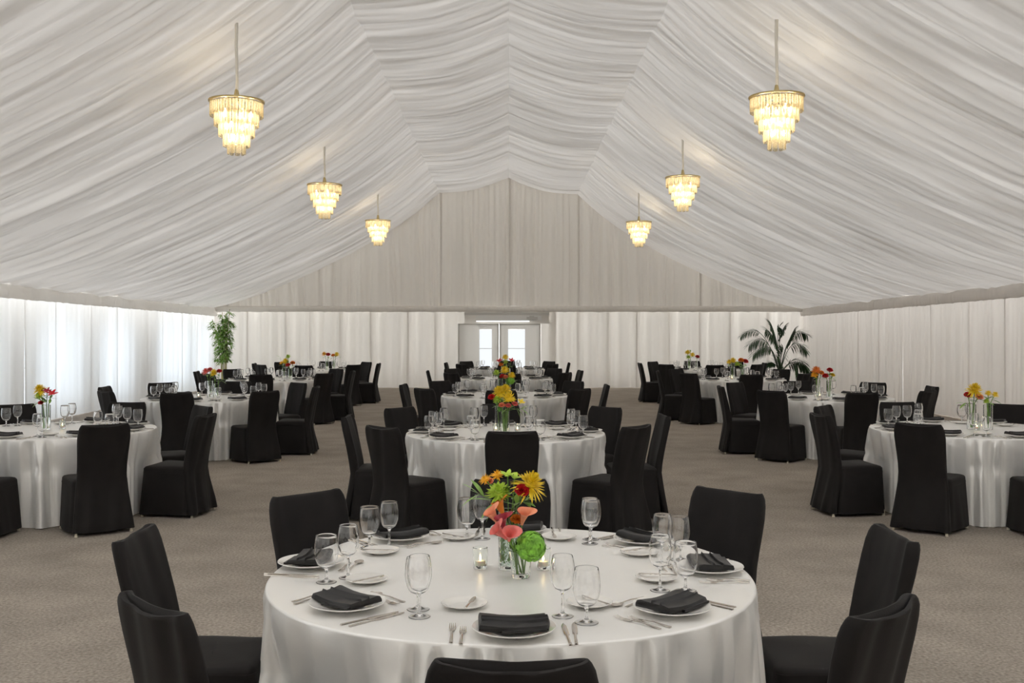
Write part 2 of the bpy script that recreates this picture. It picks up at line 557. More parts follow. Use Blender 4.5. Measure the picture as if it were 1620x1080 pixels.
# back door: header bar, transom box, two glazed leaves behind a sheer
YD = YB - 0.25
tag(obj('trim_4', mesh('trim_4', *box(-1.30, 1.18, YD - 0.02, YD + 0.06, 2.15, 2.23), M['frame'], False)), 'pale grey header bar over the back door', kind='structure')
tr = tag(obj('trim_5', mesh('trim_5', *box(-0.97, 0.96, YD - 0.05, YD + 0.06, 1.99, 2.14), M['box'], False)), 'white transom box over the back door', kind='structure')
obj('light_slit', mesh('light_slit', *box(-0.95, 0.60, YD - 0.055, YD + 0.02, 1.955, 1.985), M['slit'], False), tr)
obj('infill_panel', curtain_mesh(0.45, flat(0.02, 2.3), 91, 0.03, 0.2, 40, 8, M['drape']), tr, (0.95, YD + 0.24, 0))
obj('infill_panel', mesh('infill_panel', *box(-1.30, 1.18, YD + 0.10, YD + 0.14, 1.9, 2.3), M['drape'], False), tr)
gb = Geo(); gb.add(*box(0.52, 0.84, YD - 0.11, YD - 0.04, 2.03, 2.10)); gb.add(*box(0.60, 0.74, YD - 0.09, YD - 0.05, 2.10, 2.125))
obj('door_closer', gb.mesh('door_closer', M['frame'], False), tr)
DX = [(-1.49, -0.30, -0.86, -0.50), (-0.27, 0.93, -0.02, 0.47)]
for i, (x0, x1, a, b) in enumerate(DX):
    d = tag(obj('door_%d' % (i + 1), None, None, (0, YD, 0)), 'frosted white door leaf with a tall daylit glass strip, %s of the pair' % ('left' if i == 0 else 'right'), kind='structure')
    fr = Geo()
    fr.add(*box(x0, x0 + 0.035, -0.02, 0.02, 0.02, 1.90)); fr.add(*box(x1 - 0.03, x1, -0.02, 0.02, 0.02, 1.90))
    fr.add(*box(x0, x1, -0.02, 0.02, 1.87, 1.90)); fr.add(*box(x0, x1, -0.02, 0.02, 0.0, 0.05))
    obj('door_frame', fr.mesh('door_frame', M['frame'], False), d)
    pn = Geo()
    pn.add(*box(x0 + 0.035, a, -0.008, 0.008, 0.05, 1.87)); pn.add(*box(b, x1 - 0.03, -0.008, 0.008, 0.05, 1.87))
    pn.add(*box(a, b, -0.008, 0.008, 1.74, 1.87))
    obj('door_panel', pn.mesh('door_panel', M['sheer'], False), d)
    for q in range(3):
        z0 = 0.05 + q * 0.565
        obj('pane', mesh('pane', *box(a, b, -0.004, 0.004, z0, z0 + 0.55), M['doorlight'], False), d)
    gl = Geo()
    for q in (1, 2): gl.add(*box(a, b, -0.006, 0.006, 0.05 + q * 0.565 - 0.015, 0.05 + q * 0.565))
    obj('glazing_bar', gl.mesh('glazing_bar', M['box'], False), d)

# ------------------------------------------------------------------ tables
#        key   X      Y     R     phrase                       turn
TABLES = [
    ('C1', 0.007, 4.07, 0.945, 'front table', 0),
    ('C2', -0.03, 9.62, 0.92, 'second middle table', 2),
    ('C3', -0.06, 15.05, 0.92, 'third middle table', -2),
    ('C4', -0.07, 20.2, 0.92, 'fourth middle table', 3),
    ('C5', -0.05, 25.0, 0.92, 'farthest middle table', 0),
    ('L1', -4.33, 9.9, 0.92, 'nearest left table', -6),
    ('L2', -4.19, 14.5, 0.92, 'second left table', 0),
    ('L3', -4.48, 19.9, 0.92, 'third left table', 3),
    ('L4', -4.55, 24.5, 0.92, 'farthest left table', 0),
    ('R1', 4.43, 9.95, 0.92, 'nearest right table', 6),
    ('R2', 4.46, 14.6, 0.92, 'second right table', 0),
    ('R3', 4.38, 19.9, 0.92, 'third right table', -3),
    ('R4', 4.63, 24.8, 0.92, 'farthest right table', 0),
]
TZ = 0.775
SEATS = [(270, 'front'), (315, 'front right'), (0, 'right'), (45, 'rear right'), (90, 'rear'), (135, 'rear left'), (180, 'left'), (225, 'front left')]

def cloth_mesh(seed, R, four=0.0, chair_r=None):
    n = 600
    th = np.linspace(0, 2 * pi, n, endpoint=False)
    Rt = R * (1 + four * np.cos(4 * th))
    rows = []
    for s in (0.0, 0.35, 0.7, 0.93):
        rows.append(np.stack([Rt * s * np.cos(th), Rt * s * np.sin(th), np.full(n, TZ)], -1))
    for a in np.linspace(0, pi / 2, 5):
        rr = Rt - 0.010 + 0.010 * np.sin(a)
        rows.append(np.stack([rr * np.cos(th), rr * np.sin(th), np.full(n, TZ - 0.010 + 0.010 * np.cos(a))], -1))
    near = np.round(th / (pi / 4)).astype(int) % 8
    tuck = (np.array(chair_r)[near] if chair_r else 1.13) - 0.250   # the seats press the cloth in
    step = np.abs((th + pi / 8) % (pi / 4) - pi / 8)                # angle from the nearest chair
    K = 38
    ph = RNG.random(6) * 6.28
    for t in np.linspace(0.03, 1, 17):
        warp = th + 0.09 * np.sin(3 * th + ph[0]) + 0.05 * np.sin(5 * th + ph[1]) + 0.03 * np.sin(8 * th + ph[5]) + 0.02 * t * np.sin(9 * th + ph[2])
        x = warp / (2 * pi) * K
        f0 = np.cos(2 * pi * x + 0.9 * np.sin(2 * pi * x * 0.52 + ph[3]))
        f0 = 1 - 2 * np.abs(f0) ** 0.75 * (f0 < 0) - 0.35 * (1 - np.maximum(f0, 0))   # broad crowns, tight valleys
        mod = 0.45 + 0.55 * (0.5 + 0.5 * np.sin(4 * th + ph[4]) * np.sin(7 * th + ph[5]))
        start = 0.02 + 0.16 * (0.5 + 0.5 * np.sin(11 * th + ph[0]))                # folds begin at different heights
        grow = np.clip((t - start * 0.6) / 0.42, 0, 1) ** 0.75
        amp = 0.043 * grow * mod + 0.004
        rr = Rt + 0.002 + 0.022 * t + amp * f0
        zt = (TZ - 0.012) * (1 - t)
        press = tuck / np.cos(step) if zt < 0.50 else tuck + np.maximum(Rt - tuck, 0) * (zt - 0.50) / 0.275 + (0.02 if zt < 0.7 else 0.04)
        press = press + np.clip((step * 0.9 - 0.26) / 0.05, 0, 3) * 0.03
        rr = np.minimum(rr, press - 0.018 * (1 - f0) * grow * mod)
        z = TZ - 0.012 - (TZ - 0.012 - 0.006) * t + 0.004 * f0 * (1 if t > 0.9 else 0)
        rows.append(np.stack([rr * np.cos(th), rr * np.sin(th), z * np.ones(n)], -1))
    P = np.stack(rows, 0)                    # rings x n
    m = P.shape[0]
    V = P.reshape(-1, 3)
    idx = np.arange(m * n).reshape(m, n)
    nx = np.roll(idx, -1, axis=1)
    F = np.stack([idx[:-1], idx[1:], nx[1:], nx[:-1]], -1).reshape(-1, 4)
    F = F[n:] if False else F
    return np_mesh('tablecloth', V, F, M['satin'])

C1R = {'front': 1.235, 'front left': 1.145, 'left': 1.14, 'rear left': 1.07, 'rear': 1.12, 'rear right': 1.20, 'right': 1.175, 'front right': 1.19}
CL = [cloth_mesh(i, 0.92) for i in range(4)]
CLOTH_LABEL = {
    'C1': 'white satin floor-length tablecloth on the large front table',
    'C2': 'white satin tablecloth on the second middle table, behind the front table',
}
for i, (key, X, Y, R, ph, turn) in enumerate(TABLES):
    me = cloth_mesh(9, R, -0.0106, [C1R[q] for q in ('right', 'rear right', 'rear', 'rear left', 'left', 'front left', 'front', 'front right')]) if key == 'C1' else CL[i % 4]
    o = obj('tablecloth', me, None, (X, Y, 0), (0, 0, radians(turn)))
    tag(o, CLOTH_LABEL.get(key, 'white satin floor-length tablecloth covering the round %s' % ph), 'tablecloth', 'white satin tablecloths')

# ------------------------------------------------------------------ chairs
def chair_meshes(seed):
    # skirt: box of cloth hanging from the seat edge
    n = 96
    rr = []
    zs = [0.03, 0.035, 0.10, 0.18, 0.26, 0.34, 0.40, 0.435, 0.447]
    for z in zs:
        t = 1 - (z - 0.03) / 0.42
        hx = 0.222 + 0.028 * t; hy = 0.225 + 0.028 * t
        P = dense_rrect(hx - 0.017, hy, 0.035 + 0.01 * t, n)
        a = np.linspace(0, 1, n, endpoint=False) * n
        w = (noise1(a / 5.5 + seed * 50 + z * 1.5, 44) - 0.5) * 0.030 * t + (noise1(a / 14 + seed * 31, 45) - 0.5) * 0.04 * t * t
        r = np.hypot(P[:, 0], P[:, 1])
        P = P * (1 + w / r)[:, None]
        zz = np.full(n, z) + ((noise1(a / 9 + seed, 46) - 0.5) * 0.012 if z < 0.05 else 0)
        rr.append([(x - 0.02, y, q) for (x, y), q in zip(P, zz)])
    skirt = mesh('skirt', *rings(rr), M['black'])
    # seat cushion under the cover: soft slab, slightly domed
    rr = []
    for z, ins in ((0.405, -0.002), (0.43, 0.002), (0.45, 0.004), (0.462, 0.014), (0.468, 0.032), (0.472, 0.07), (0.476, 0.13), (0.477, 0.19)):
        P = dense_rrect(0.209 - ins, 0.228 - ins, max(0.02, 0.04 - ins * 0.1), 64)
        rr.append([(x - 0.02, y, z + 0.003 * sin(14 * x + 9 * y + seed)) for x, y in P])
    seat = mesh('seat', *rings(rr), M['black'])
    # back cover: falls from the top of the back to the floor, waisted at the seat
    n = 72
    lev = [  # z, centre x, half thickness, half width
        (0.03, -0.305, 0.030, 0.252), (0.036, -0.305, 0.032, 0.252), (0.12, -0.290, 0.032, 0.243), (0.22, -0.270, 0.032, 0.232), (0.33, -0.250, 0.033, 0.219),
        (0.42, -0.236, 0.034, 0.209), (0.50, -0.240, 0.035, 0.203), (0.58, -0.253, 0.034, 0.203), (0.66, -0.269, 0.032, 0.207),
        (0.74, -0.287, 0.030, 0.212), (0.81, -0.303, 0.029, 0.215), (0.87, -0.317, 0.028, 0.212), (0.905, -0.326, 0.027, 0.204), (0.925, -0.331, 0.025, 0.194), (0.934, -0.333, 0.021, 0.187)]
    rr = []
    for z, cx, ht, hw in lev:
        P = dense_rrect(ht, hw, min(ht * 0.8, 0.022), n)
        a = np.arange(n)
        low = max(0, (0.45 - z) / 0.42); up = max(0, (z - 0.5) / 0.43)
        ring = []
        for i, (x, y) in enumerate(P):
            q = y / hw
            wr = (noise1(y * 14 + seed * 9 + z * 2.2 + (5 if x < 0 else 0), 47) - 0.5) * (0.034 * low + 0.015 + 0.006 * up)
            bow = -0.020 * (1 - q * q) * (1 if z > 0.45 else 0.4)      # back curves round the sitter
            dz = 0
            if z > 0.90:
                dz = -0.022 * (1 - q * q) * ((1 if x < 0 else 0.25)) * (z - 0.90) / 0.034
            if z < 0.05: dz = (noise1(y * 9 + seed, 48) - 0.5) * 0.012
            ring.append((cx + x + wr + bow, y, z + dz))
        rr.append(ring)
    # scooped pocket along the top
    top = rr[-1]
    c = lev[-1][1]
    for ins, d in ((0.45, 0.002), (0.75, -0.010), (0.93, -0.020)):
        rr.append([(c - 0.018 * (1 - (y / 0.187) ** 2) + (x - c + 0.018 * (1 - (y / 0.187) ** 2)) * (1 - ins), y * (1 - 0.06 * ins), z + d * (1 - (y / 0.2) ** 2)) for x, y, z in top])
    back = mesh('backrest', *rings(rr), M['black'])
    return back, seat, skirt
CH = [chair_meshes(s) for s in (1, 2, 3)]
foot_me = mesh('foot', *lathe([(0.013, 0.0), (0.015, 0.006), (0.011, 0.02), (0.010, 0.06)], 10), M['glide'])
SHIFT = {  # small departures of single chairs: radius, turn
}
def px(x, y): return 805 + 1640 * x / y
SKIP = set()
chair_n = 0
for (key, X, Y, R, ph, turn) in TABLES:
    for (ang, seat) in SEATS:
        a = radians(ang + turn)
        r = R + 0.21
        if key == 'C1': r = C1R[seat]
        cx, cy = X + r * cos(a), Y + r * sin(a)
        p = px(cx, cy) if cy > 0.5 else 0
        if p < -75 or p > 1695 or (key, seat) in SKIP: continue
        rnd = random.Random(key + seat)
        jr = rnd.uniform(0.0, 0.04) if key != 'C1' else 0
        ja = radians(rnd.uniform(-4, 4)) if key != 'C1' else 0
        cx, cy = X + (r + jr) * cos(a), Y + (r + jr) * sin(a)
        c = thing('banquet_chair', 'black slipcovered banquet chair at the %s of the %s' % (seat, ph), 'chair', (cx, cy, 0), a + pi + ja, 'black slipcovered banquet chairs')
        b, s, k = CH[chair_n % 3]
        obj('backrest', b, c); obj('seat', s, c); obj('skirt', k, c)
        for sx in (-1, 1):
            for sy in (-1, 1):
                obj('foot', foot_me, c, (-0.305 if sx < 0 else 0.185, sy * 0.225, 0))
        chair_n += 1

# ------------------------------------------------------------------ tableware meshes
def shell(outer, inner, n=32):
    """closed lathe from an outer profile (bottom up) and an inner one (top down)"""
    return lathe(outer + inner, n)
plate_me = mesh('dinner_plate', *lathe([(0.002, 0.0), (0.070, 0.0), (0.074, 0.004), (0.098, 0.010), (0.130, 0.0205), (0.1325, 0.022), (0.131, 0.0245), (0.122, 0.0225), (0.098, 0.0155), (0.086, 0.0085), (0.060, 0.0065), (0.002, 0.0065)], 56), M['china'])
bread_me = mesh('bread_plate', *lathe([(0.002, 0.0), (0.045, 0.0), (0.048, 0.003), (0.062, 0.007), (0.079, 0.014), (0.0805, 0.0155), (0.079, 0.017), (0.064, 0.0115), (0.054, 0.006), (0.040, 0.005), (0.002, 0.005)], 44), M['china'])
def goblet(h, foot, stem_top, rmax, rim, zmax):
    out = [(0.001, 0.0065), (foot * 0.45, 0.0042), (foot * 0.9, 0.0010), (foot - 0.001, 0.0), (foot, 0.0), (foot + 0.0008, 0.0012), (foot * 0.9, 0.0031), (foot * 0.45, 0.0066), (0.0078, 0.012), (0.0048, 0.022), (0.0045, stem_top - 0.014), (0.0062, stem_top - 0.005)]
    bowl = []
    N = 14
    for i in range(N + 1):
        t = i / N
        z = stem_top + (h - stem_top) * t
        tm = (zmax - stem_top) / (h - stem_top)
        if t < tm:
            r = 0.009 + (rmax - 0.009) * sqrt(max(0, 1 - (1 - t / tm) ** 2.1))
        else:
            q = (t - tm) / (1 - tm)
            r = rmax + (rim - rmax) * (q ** 1.8)
        bowl.append((r, z))
    inner = [(r - 0.0016, z if i else z + 0.003) for i, (r, z) in enumerate(bowl)]
    inner = [(max(0.001, r if i else 0.001), z) for i, (r, z) in enumerate(inner)]
    rimp = [(rim - 0.0005, h + 0.0006)]
    return mesh('goblet', *lathe(out + bowl + rimp + inner[::-1], 36), M['glass'])
wine_me = goblet(0.203, 0.036, 0.085, 0.0415, 0.0335, 0.150)
water_me = goblet(0.178, 0.0385, 0.052, 0.0455, 0.0395, 0.122)

def napkin_mesh(seed):
    # folded rectangle: pleated section across y, run along x
    rnd = random.Random(seed)
    sec = [(-0.068, 0.000), (-0.071, 0.008), (-0.066, 0.018), (-0.030, 0.022), (-0.026, 0.0290), (-0.0245, 0.0195), (0.004, 0.023), (0.010, 0.0310), (0.0115, 0.0215), (0.050, 0.025), (0.064, 0.021), (0.070, 0.013), (0.068, 0.004), (0.066, 0.0)]
    n = len(sec)
    rr = []
    xs = [-0.108, -0.107, -0.104, -0.08, -0.04, 0.0, 0.04, 0.08, 0.103, 0.1065, 0.108]
    for i, x in enumerate(xs):
        e = {0: 0.35, 1: 0.7, 2: 0.95}.get(min(i, len(xs) - 1 - i), 1.0)
        ring = []
        for j, (y, z) in enumerate(sec):
            w = 0.0012 * sin(31 * x + 1.7 * j + seed) + 0.003 * sin(12 * x + seed * 2)
            ring.append((x + 0.004 * sin(40 * y + seed), y * (0.97 + 0.03 * e) + (w if z > 0.001 else w * 0.5), z * (e if z > 0.001 else 1) * (1 + 0.03 * sin(20 * x + j))))
        rr.append(ring)
    g = Geo().add(*rings(rr))
    # lower fold peeping out along the near edge
    g.add(*box(-0.06 + 0.01 * seed, 0.100, -0.082, -0.05, 0.0, 0.008))
    g.v = [(x, y, z + 0.0178 + 0.0090 * min(1.0, (x / 0.108) ** 2)) for x, y, z in g.v]      # ends rest on the plate rim
    return g.mesh('napkin', M['napkin'])
NAP = [napkin_mesh(i) for i in (1, 2, 3)]

def strip_shape(outline, thick, lift=None):
    """flat cutlery: outline of (x along, half width, z) -> closed solid"""
    rr = []
    for x, w, z in outline:
        t = thick
        rr.append([(x, -w, z), (x, -w * 0.5, z - t * 0.0), (x, w * 0.5, z), (x, w, z), (x, w * 0.9, z + t * 0.7), (x, w * 0.3, z + t), (x, -w * 0.3, z + t), (x, -w * 0.9, z + t * 0.7)])
    return rings(rr)
def knife_mesh():
    return mesh('knife', *strip_shape([(-0.115, 0.003, 0.0), (-0.113, 0.0055, 0.0), (-0.09, 0.0052, 0.0), (-0.02, 0.0042, 0.0), (-0.012, 0.0048, 0.0), (-0.005, 0.0085, 0.0), (0.05, 0.0095, 0.0), (0.09, 0.008, 0.0), (0.11, 0.003, 0.0), (0.113, 0.0008, 0.0)], 0.0045), M['steel'])
def butter_mesh():
    return mesh('butter_knife', *strip_shape([(-0.08, 0.003, 0.0), (-0.078, 0.0045, 0.0), (-0.02, 0.0036, 0.0), (-0.008, 0.004, 0.0), (0.0, 0.008, 0.0), (0.04, 0.009, 0.0), (0.062, 0.005, 0.0), (0.066, 0.001, 0.0)], 0.0035), M['steel'])
def fork_mesh(s=1.0):
    g = Geo()
    g.add(*strip_shape([(-0.10 * s, 0.003, 0.001), (-0.098 * s, 0.0062, 0.001), (-0.07 * s, 0.0055, 0.002), (-0.02 * s, 0.0032, 0.006), (0.015 * s, 0.003, 0.004), (0.03 * s, 0.0085, 0.001), (0.045 * s, 0.0115, 0.001)], 0.003))
    for q in (-0.009, -0.003, 0.003, 0.009):
        b = len(g.v)
        v, f = strip_shape([(0.043 * s, 0.0018, 0.001), (0.07 * s, 0.0016, 0.002), (0.092 * s, 0.0008, 0.006)], 0.002)
        g.add([(x, y + q, z) for x, y, z in v], f)
    return g.mesh('fork', M['steel'])
def spoon_mesh():
    g = Geo()
    g.add(*strip_shape([(-0.10, 0.003, 0.001), (-0.098, 0.006, 0.001), (-0.07, 0.0052, 0.002), (-0.02, 0.003, 0.006), (0.02, 0.0028, 0.005), (0.032, 0.004, 0.004)], 0.003))
    rr = []
    for r, z in ((0.02, 0.0), (0.55, 0.0008), (0.9, 0.004), (1.0, 0.007), (0.96, 0.0075), (0.6, 0.0025), (0.02, 0.0015)):
        rr.append([(0.058 + 0.030 * r * cos(2 * pi * i / 20), 0.0185 * r * sin(2 * pi * i / 20), z) for i in range(20)])
    g.add(*rings(rr))
    return g.mesh('spoon', M['steel'])
knife_me, butter_me, fork_me, small_fork_me, spoon_me = knife_mesh(), butter_mesh(), fork_mesh(), fork_mesh(0.86), spoon_mesh()

TZ += 0.0008
# measured spots on the front table (metres on the tabletop): plate, bread plate, wine, water
C1P = {}
def front(seat, **kw): C1P[seat] = kw
front('front', plate=(0.016, 3.262), bread=(-0.153, 3.57), wine=(0.179, 3.45), water=(0.253, 3.375))
front('front left', plate=(-0.554, 3.558), bread=(-0.538, 3.92), wine=(-0.297, 3.445), water=(-0.309, 3.535))
front('left', plate=(-0.800, 4.19), bread=(-0.548, 4.43), wine=(-0.617, 3.985), water=(-0.689, 3.915))
front('rear left', plate=(-0.492, 4.72), bread=(-0.231, 4.73), wine=(-0.522, 4.525), water=(-0.611, 4.545))
front('rear', plate=(0.045, 4.88), bread=(0.228, 4.73), wine=(-0.121, 4.725), water=(-0.193, 4.77))
front('rear right', plate=(0.600, 4.647), bread=(0.553, 4.40), wine=(0.361, 4.62), water=(0.374, 4.718))
front('right', plate=(0.795, 4.10), bread=(0.563, 3.95), wine=(0.625, 4.22), water=(0.706, 4.30))
front('front right', plate=(0.552, 3.51), bread=(0.279, 3.585), wine=(0.553, 3.79), water=(0.646, 3.79))

PLACE_TABLES = {'C1': 3, 'C2': 3, 'L1': 2, 'R1': 2}
def in_frame(x, y, m=20):
    return -m < px(x, y) < 1620 + m
for (key, X, Y, R, ph, turn) in TABLES:
    near = PLACE_TABLES.get(key, 1)
    for (ang, seat) in SEATS:
        rnd = random.Random(key + seat + 'x')
        a = radians(ang + turn + (rnd.uniform(-2, 2) if key != 'C1' else 0))
        if key == 'C1':
            pxy = C1P[seat]['plate']
            a = atan2(pxy[1] - Y, pxy[0] - X)
        else:
            rp = R - 0.15
            pxy = (X + rp * cos(a), Y + rp * sin(a))
        if not in_frame(*pxy): continue
        ux, uy = -cos(a), -sin(a)               # towards the table centre
        sx, sy = uy, -ux                        # the diner's right hand
        yaw = atan2(uy, ux)
        def at(s, u):
            return (pxy[0] + sx * s + ux * u, pxy[1] + sy * s + uy * u)
        where = 'at the %s seat of the %s' % (seat, ph)
        o = obj('dinner_plate', plate_me, None, (*pxy, TZ), (0, 0, yaw))
        tag(o, 'white china dinner plate %s' % where, 'plate', 'white dinner plates')
        o = obj('napkin', NAP[rnd.randrange(3)], None, (pxy[0], pxy[1], TZ), (0, 0, yaw - pi / 2 + radians(rnd.uniform(-7, 7)) ))
        tag(o, 'black folded napkin on the plate %s' % where, 'napkin', 'black folded napkins')
        bp = C1P[seat]['bread'] if key == 'C1' else at(-0.19 + rnd.uniform(-.02, .02), 0.22 + rnd.uniform(-.02, .02))
        if near > 1 or key in ('L2', 'R2', 'C3'):
            o = obj('bread_plate', bread_me, None, (*bp, TZ))
            tag(o, 'small white bread plate %s' % where, 'plate', 'small bread plates')
        wp = C1P[seat]['wine'] if key == 'C1' else at(0.188 + rnd.uniform(-.006, .006), 0.14 + rnd.uniform(-.015, .015))
        tp = C1P[seat]['water'] if key == 'C1' else at(0.288 + rnd.uniform(-.012, .012), 0.085 + rnd.uniform(-.015, .015))
        o = obj('wine_glass', wine_me, None, (*wp, TZ), (0, 0, rnd.uniform(0, 6)))
        tag(o, 'empty long-stemmed wine glass %s' % where, 'wine glass', 'clear wine glasses')
        o = obj('water_goblet', water_me, None, (*tp, TZ), (0, 0, rnd.uniform(0, 6)))
        tag(o, 'empty short-stemmed water goblet %s' % where, 'goblet', 'clear water goblets')
        if near < 2: continue
        def lay(name, me, s, u, rz, label, cat, z=0.0):
            q = at(s, u)
            if not in_frame(*q, 0): return
            o = obj(name, me, None, (q[0], q[1], TZ + z), (0, 0, yaw + radians(rz + rnd.uniform(-3, 3))))
            tag(o, label + ' ' + where, cat, 'steel cutlery')
        lay('fork', fork_me, -0.195, -0.005, 0, 'outer steel dinner fork', 'fork')
        lay('fork', small_fork_me, -0.162, -0.03, 0, 'inner steel dinner fork', 'fork')
        lay('knife', knife_me, 0.165, -0.02, 0, 'inner steel dinner knife', 'knife')
        lay('knife', knife_me, 0.192, -0.01, 0, 'outer steel dinner knife', 'knife')
        if near > 2:
            lay('dessert_spoon', spoon_me, -0.02, 0.178, 92, 'steel dessert spoon above the plate', 'spoon')
            lay('dessert_fork', small_fork_me, 0.015, 0.146, -90, 'steel dessert fork above the plate', 'fork')
            ob = obj('butter_knife', butter_me, None, (bp[0] + sx * 0.022, bp[1] + sy * 0.022, TZ + 0.0165), (0, 0, yaw + radians(rnd.uniform(-12, 12))))
            tag(ob, 'butter knife on the bread plate %s' % where, 'knife', 'steel cutlery')

# ------------------------------------------------------------------ flowers
def petal(g, base, direction, up, L, w, curl, n=4):
    """narrow petal from base along direction, curling towards up"""
    d = Vector(direction).normalized(); u = Vector(up)
    u = (u - d * u.dot(d))
    if u.length < 1e-4: u = d.orthogonal()
    u.normalize(); s = d.cross(u)
    prof_w = [0.35, 0.8, 1.0, 0.8, 0.12] if n == 4 else [0.4, 1.0, 0.15]
    v = []; f = []
    for i in range(n + 1):
        t = i / n
        c = Vector(base) + d * (L * t) + u * (curl * L * t * t)
        ww = w * prof_w[i]
        v += [c - s * ww, c + u * (-0.15 * ww), c + s * ww]
    for i in range(n):
        b = 3 * i
        f += [(b, b + 1, b + 4, b + 3), (b + 1, b + 2, b + 5, b + 4)]
    g.add(v, f)

def mum_mesh(mat, seed, r=0.05, layers=5, flatten=0.6, n0=17, spidery=False):
    rnd = random.Random(seed); g = Geo()
    for l in range(layers):
        t = l / (layers - 1)
        el = radians(-18 + 95 * t)                 # outer ring droops, inner ring stands
        L = r * (1.0 - 0.45 * t)
        n = int(n0 * (1 - 0.55 * t))
        for i in range(n):
            a = 2 * pi * (i + 0.5 * (l % 2)) / n + rnd.uniform(-.1, .1)
            e = el + rnd.uniform(-.12, .12)
            d = (cos(a) * cos(e), sin(a) * cos(e), sin(e) * (flatten + 0.2))
            petal(g, (0.003 * cos(a), 0.003 * sin(a), 0.004 * l * r / 0.05), d, (0, 0, 1), L * rnd.uniform(.85, 1.1) * (1.25 if spidery and l == 0 else 1), r * (0.085 if spidery else 0.105), rnd.uniform(0.05, 0.35) if not (spidery and l == 0) else rnd.uniform(-0.5, 0.1), 4 if r > 0.04 else 2)
    v, f = lathe([(0.001, -0.22 * r), (0.25 * r, -0.15 * r), (0.42 * r, 0.05 * r), (0.25 * r, 0.35 * r), (0.001, 0.42 * r)], 10)
    g.add(v, f)
    return g.mesh('bloom', mat)

def carnation_mesh(mat, seed, r=0.03):
    rnd = random.Random(seed); g = Geo()
    for l in range(4):
        n = 9 - l
        for i in range(n):
            a = 2 * pi * (i + rnd.random() * .5) / n
            e = radians(5 + 24 * l)
            d = Vector((cos(a) * cos(e), sin(a) * cos(e), sin(e)))
            s = Vector((-sin(a), cos(a), 0)); u = d.cross(s)
            L = r * (1 - 0.1 * l)
            v = []; f = []
            for j in range(4):
                t = j / 3
                for k in range(5):
                    q = (k - 2) / 2
                    w = r * (0.12 + 0.5 * t)
                    v.append(d * (L * t * (1 - 0.12 * q * q)) + s * (w * q) + u * (r * 0.16 * sin(k * 2.6 + i + l) * t * t))
            for j in range(3):
                for k in range(4):
                    b = j * 5 + k
                    f.append((b, b + 1, b + 6, b + 5))
            g.add(v, f)
    v, f = lathe([(0.001, -0.7 * r), (0.2 * r, -0.6 * r), (0.28 * r, -0.1 * r), (0.1 * r, 0.15 * r)], 8)
    g.add(v, f)
    return g.mesh('bloom', mat)

def lily_mesh(mat, seed, r=0.045, flare=1.0):
    """alstroemeria / lily: six pointed recurved petals"""
    g = Geo()
    for i in range(6):
        a = 2 * pi * i / 6 + 0.3
        e = radians(48 if i % 2 else 40)
        d = (cos(a) * cos(e), sin(a) * cos(e), sin(e))
        petal(g, (0, 0, 0), d, (cos(a), sin(a), -0.4), r, r * 0.24, 0.35 * flare)
    return g.mesh('bloom', mat)

def calla_mesh(mat, seed, L=0.085):
    """funnel-shaped spathe wrapped round itself with a flared pointed lip"""
    nu, nv = 14, 28
    P = np.zeros((nu, nv, 3))
    for i in range(nu):
        t = i / (nu - 1)
        for j in range(nv):
            q = j / (nv - 1)
            a = (q - 0.5) * 2 * pi * 1.12
            tip = max(0, cos(a * 0.9)) ** 2
            rad = 0.006 + 0.019 * t ** 1.5 * (1 + 0.3 * tip) + 0.004 * (q - 0.5) * t
            z = L * t * (0.78 + 0.34 * tip)
            lip = max(0, t - 0.75) / 0.25
            P[i, j] = ((rad + 0.009 * lip * lip * (0.6 + tip)) * cos(a), (rad + 0.006 * lip * lip) * sin(a), z - 0.012 * lip * lip * tip)
    V, F = grid(P)
    me = np_mesh('bloom', V, F, mat)
    return me

def hydrangea_mesh(seed, r=0.062):
    rnd = random.Random(seed); g = Geo()
    N = 190
    for k in range(N):
        z = 1 - 1.75 * (k + 0.5) / N
        a = k * 2.39996
        q = sqrt(max(0, 1 - z * z))
        n = Vector((q * cos(a), q * sin(a), z))
        c = n * (r * rnd.uniform(0.84, 1.0))
        s = n.orthogonal().normalized(); t = n.cross(s)
        ph = rnd.uniform(0, 6)
        for i in range(4):
            b = ph + i * pi / 2
            d = s * cos(b) + t * sin(b)
            petal(g, c, d + n * 0.42, n, 0.0135 * r / 0.06, 0.0080 * r / 0.06, -0.55, 2)
    v, f = lathe([(0.001, -0.5 * r), (0.55 * r, -0.4 * r), (0.82 * r, 0.0), (0.58 * r, 0.58 * r), (0.001, 0.82 * r)], 14)
    g.add(v, f)
    nf = len(f)
    me = g.mesh('bloom', M['hydrangea'], False)
    me.materials.append(M['leaf'])
    for q in list(me.polygons)[-nf:]: q.material_index = 1
    return me

def leaf_mesh(L=0.09, w=0.016, mat='leaf'):
    g = Geo()
    petal(g, (0, 0, 0), (1, 0, 0.1), (0, 0, 1), L, w, -0.25)
    return g.mesh('leaf', M[mat])

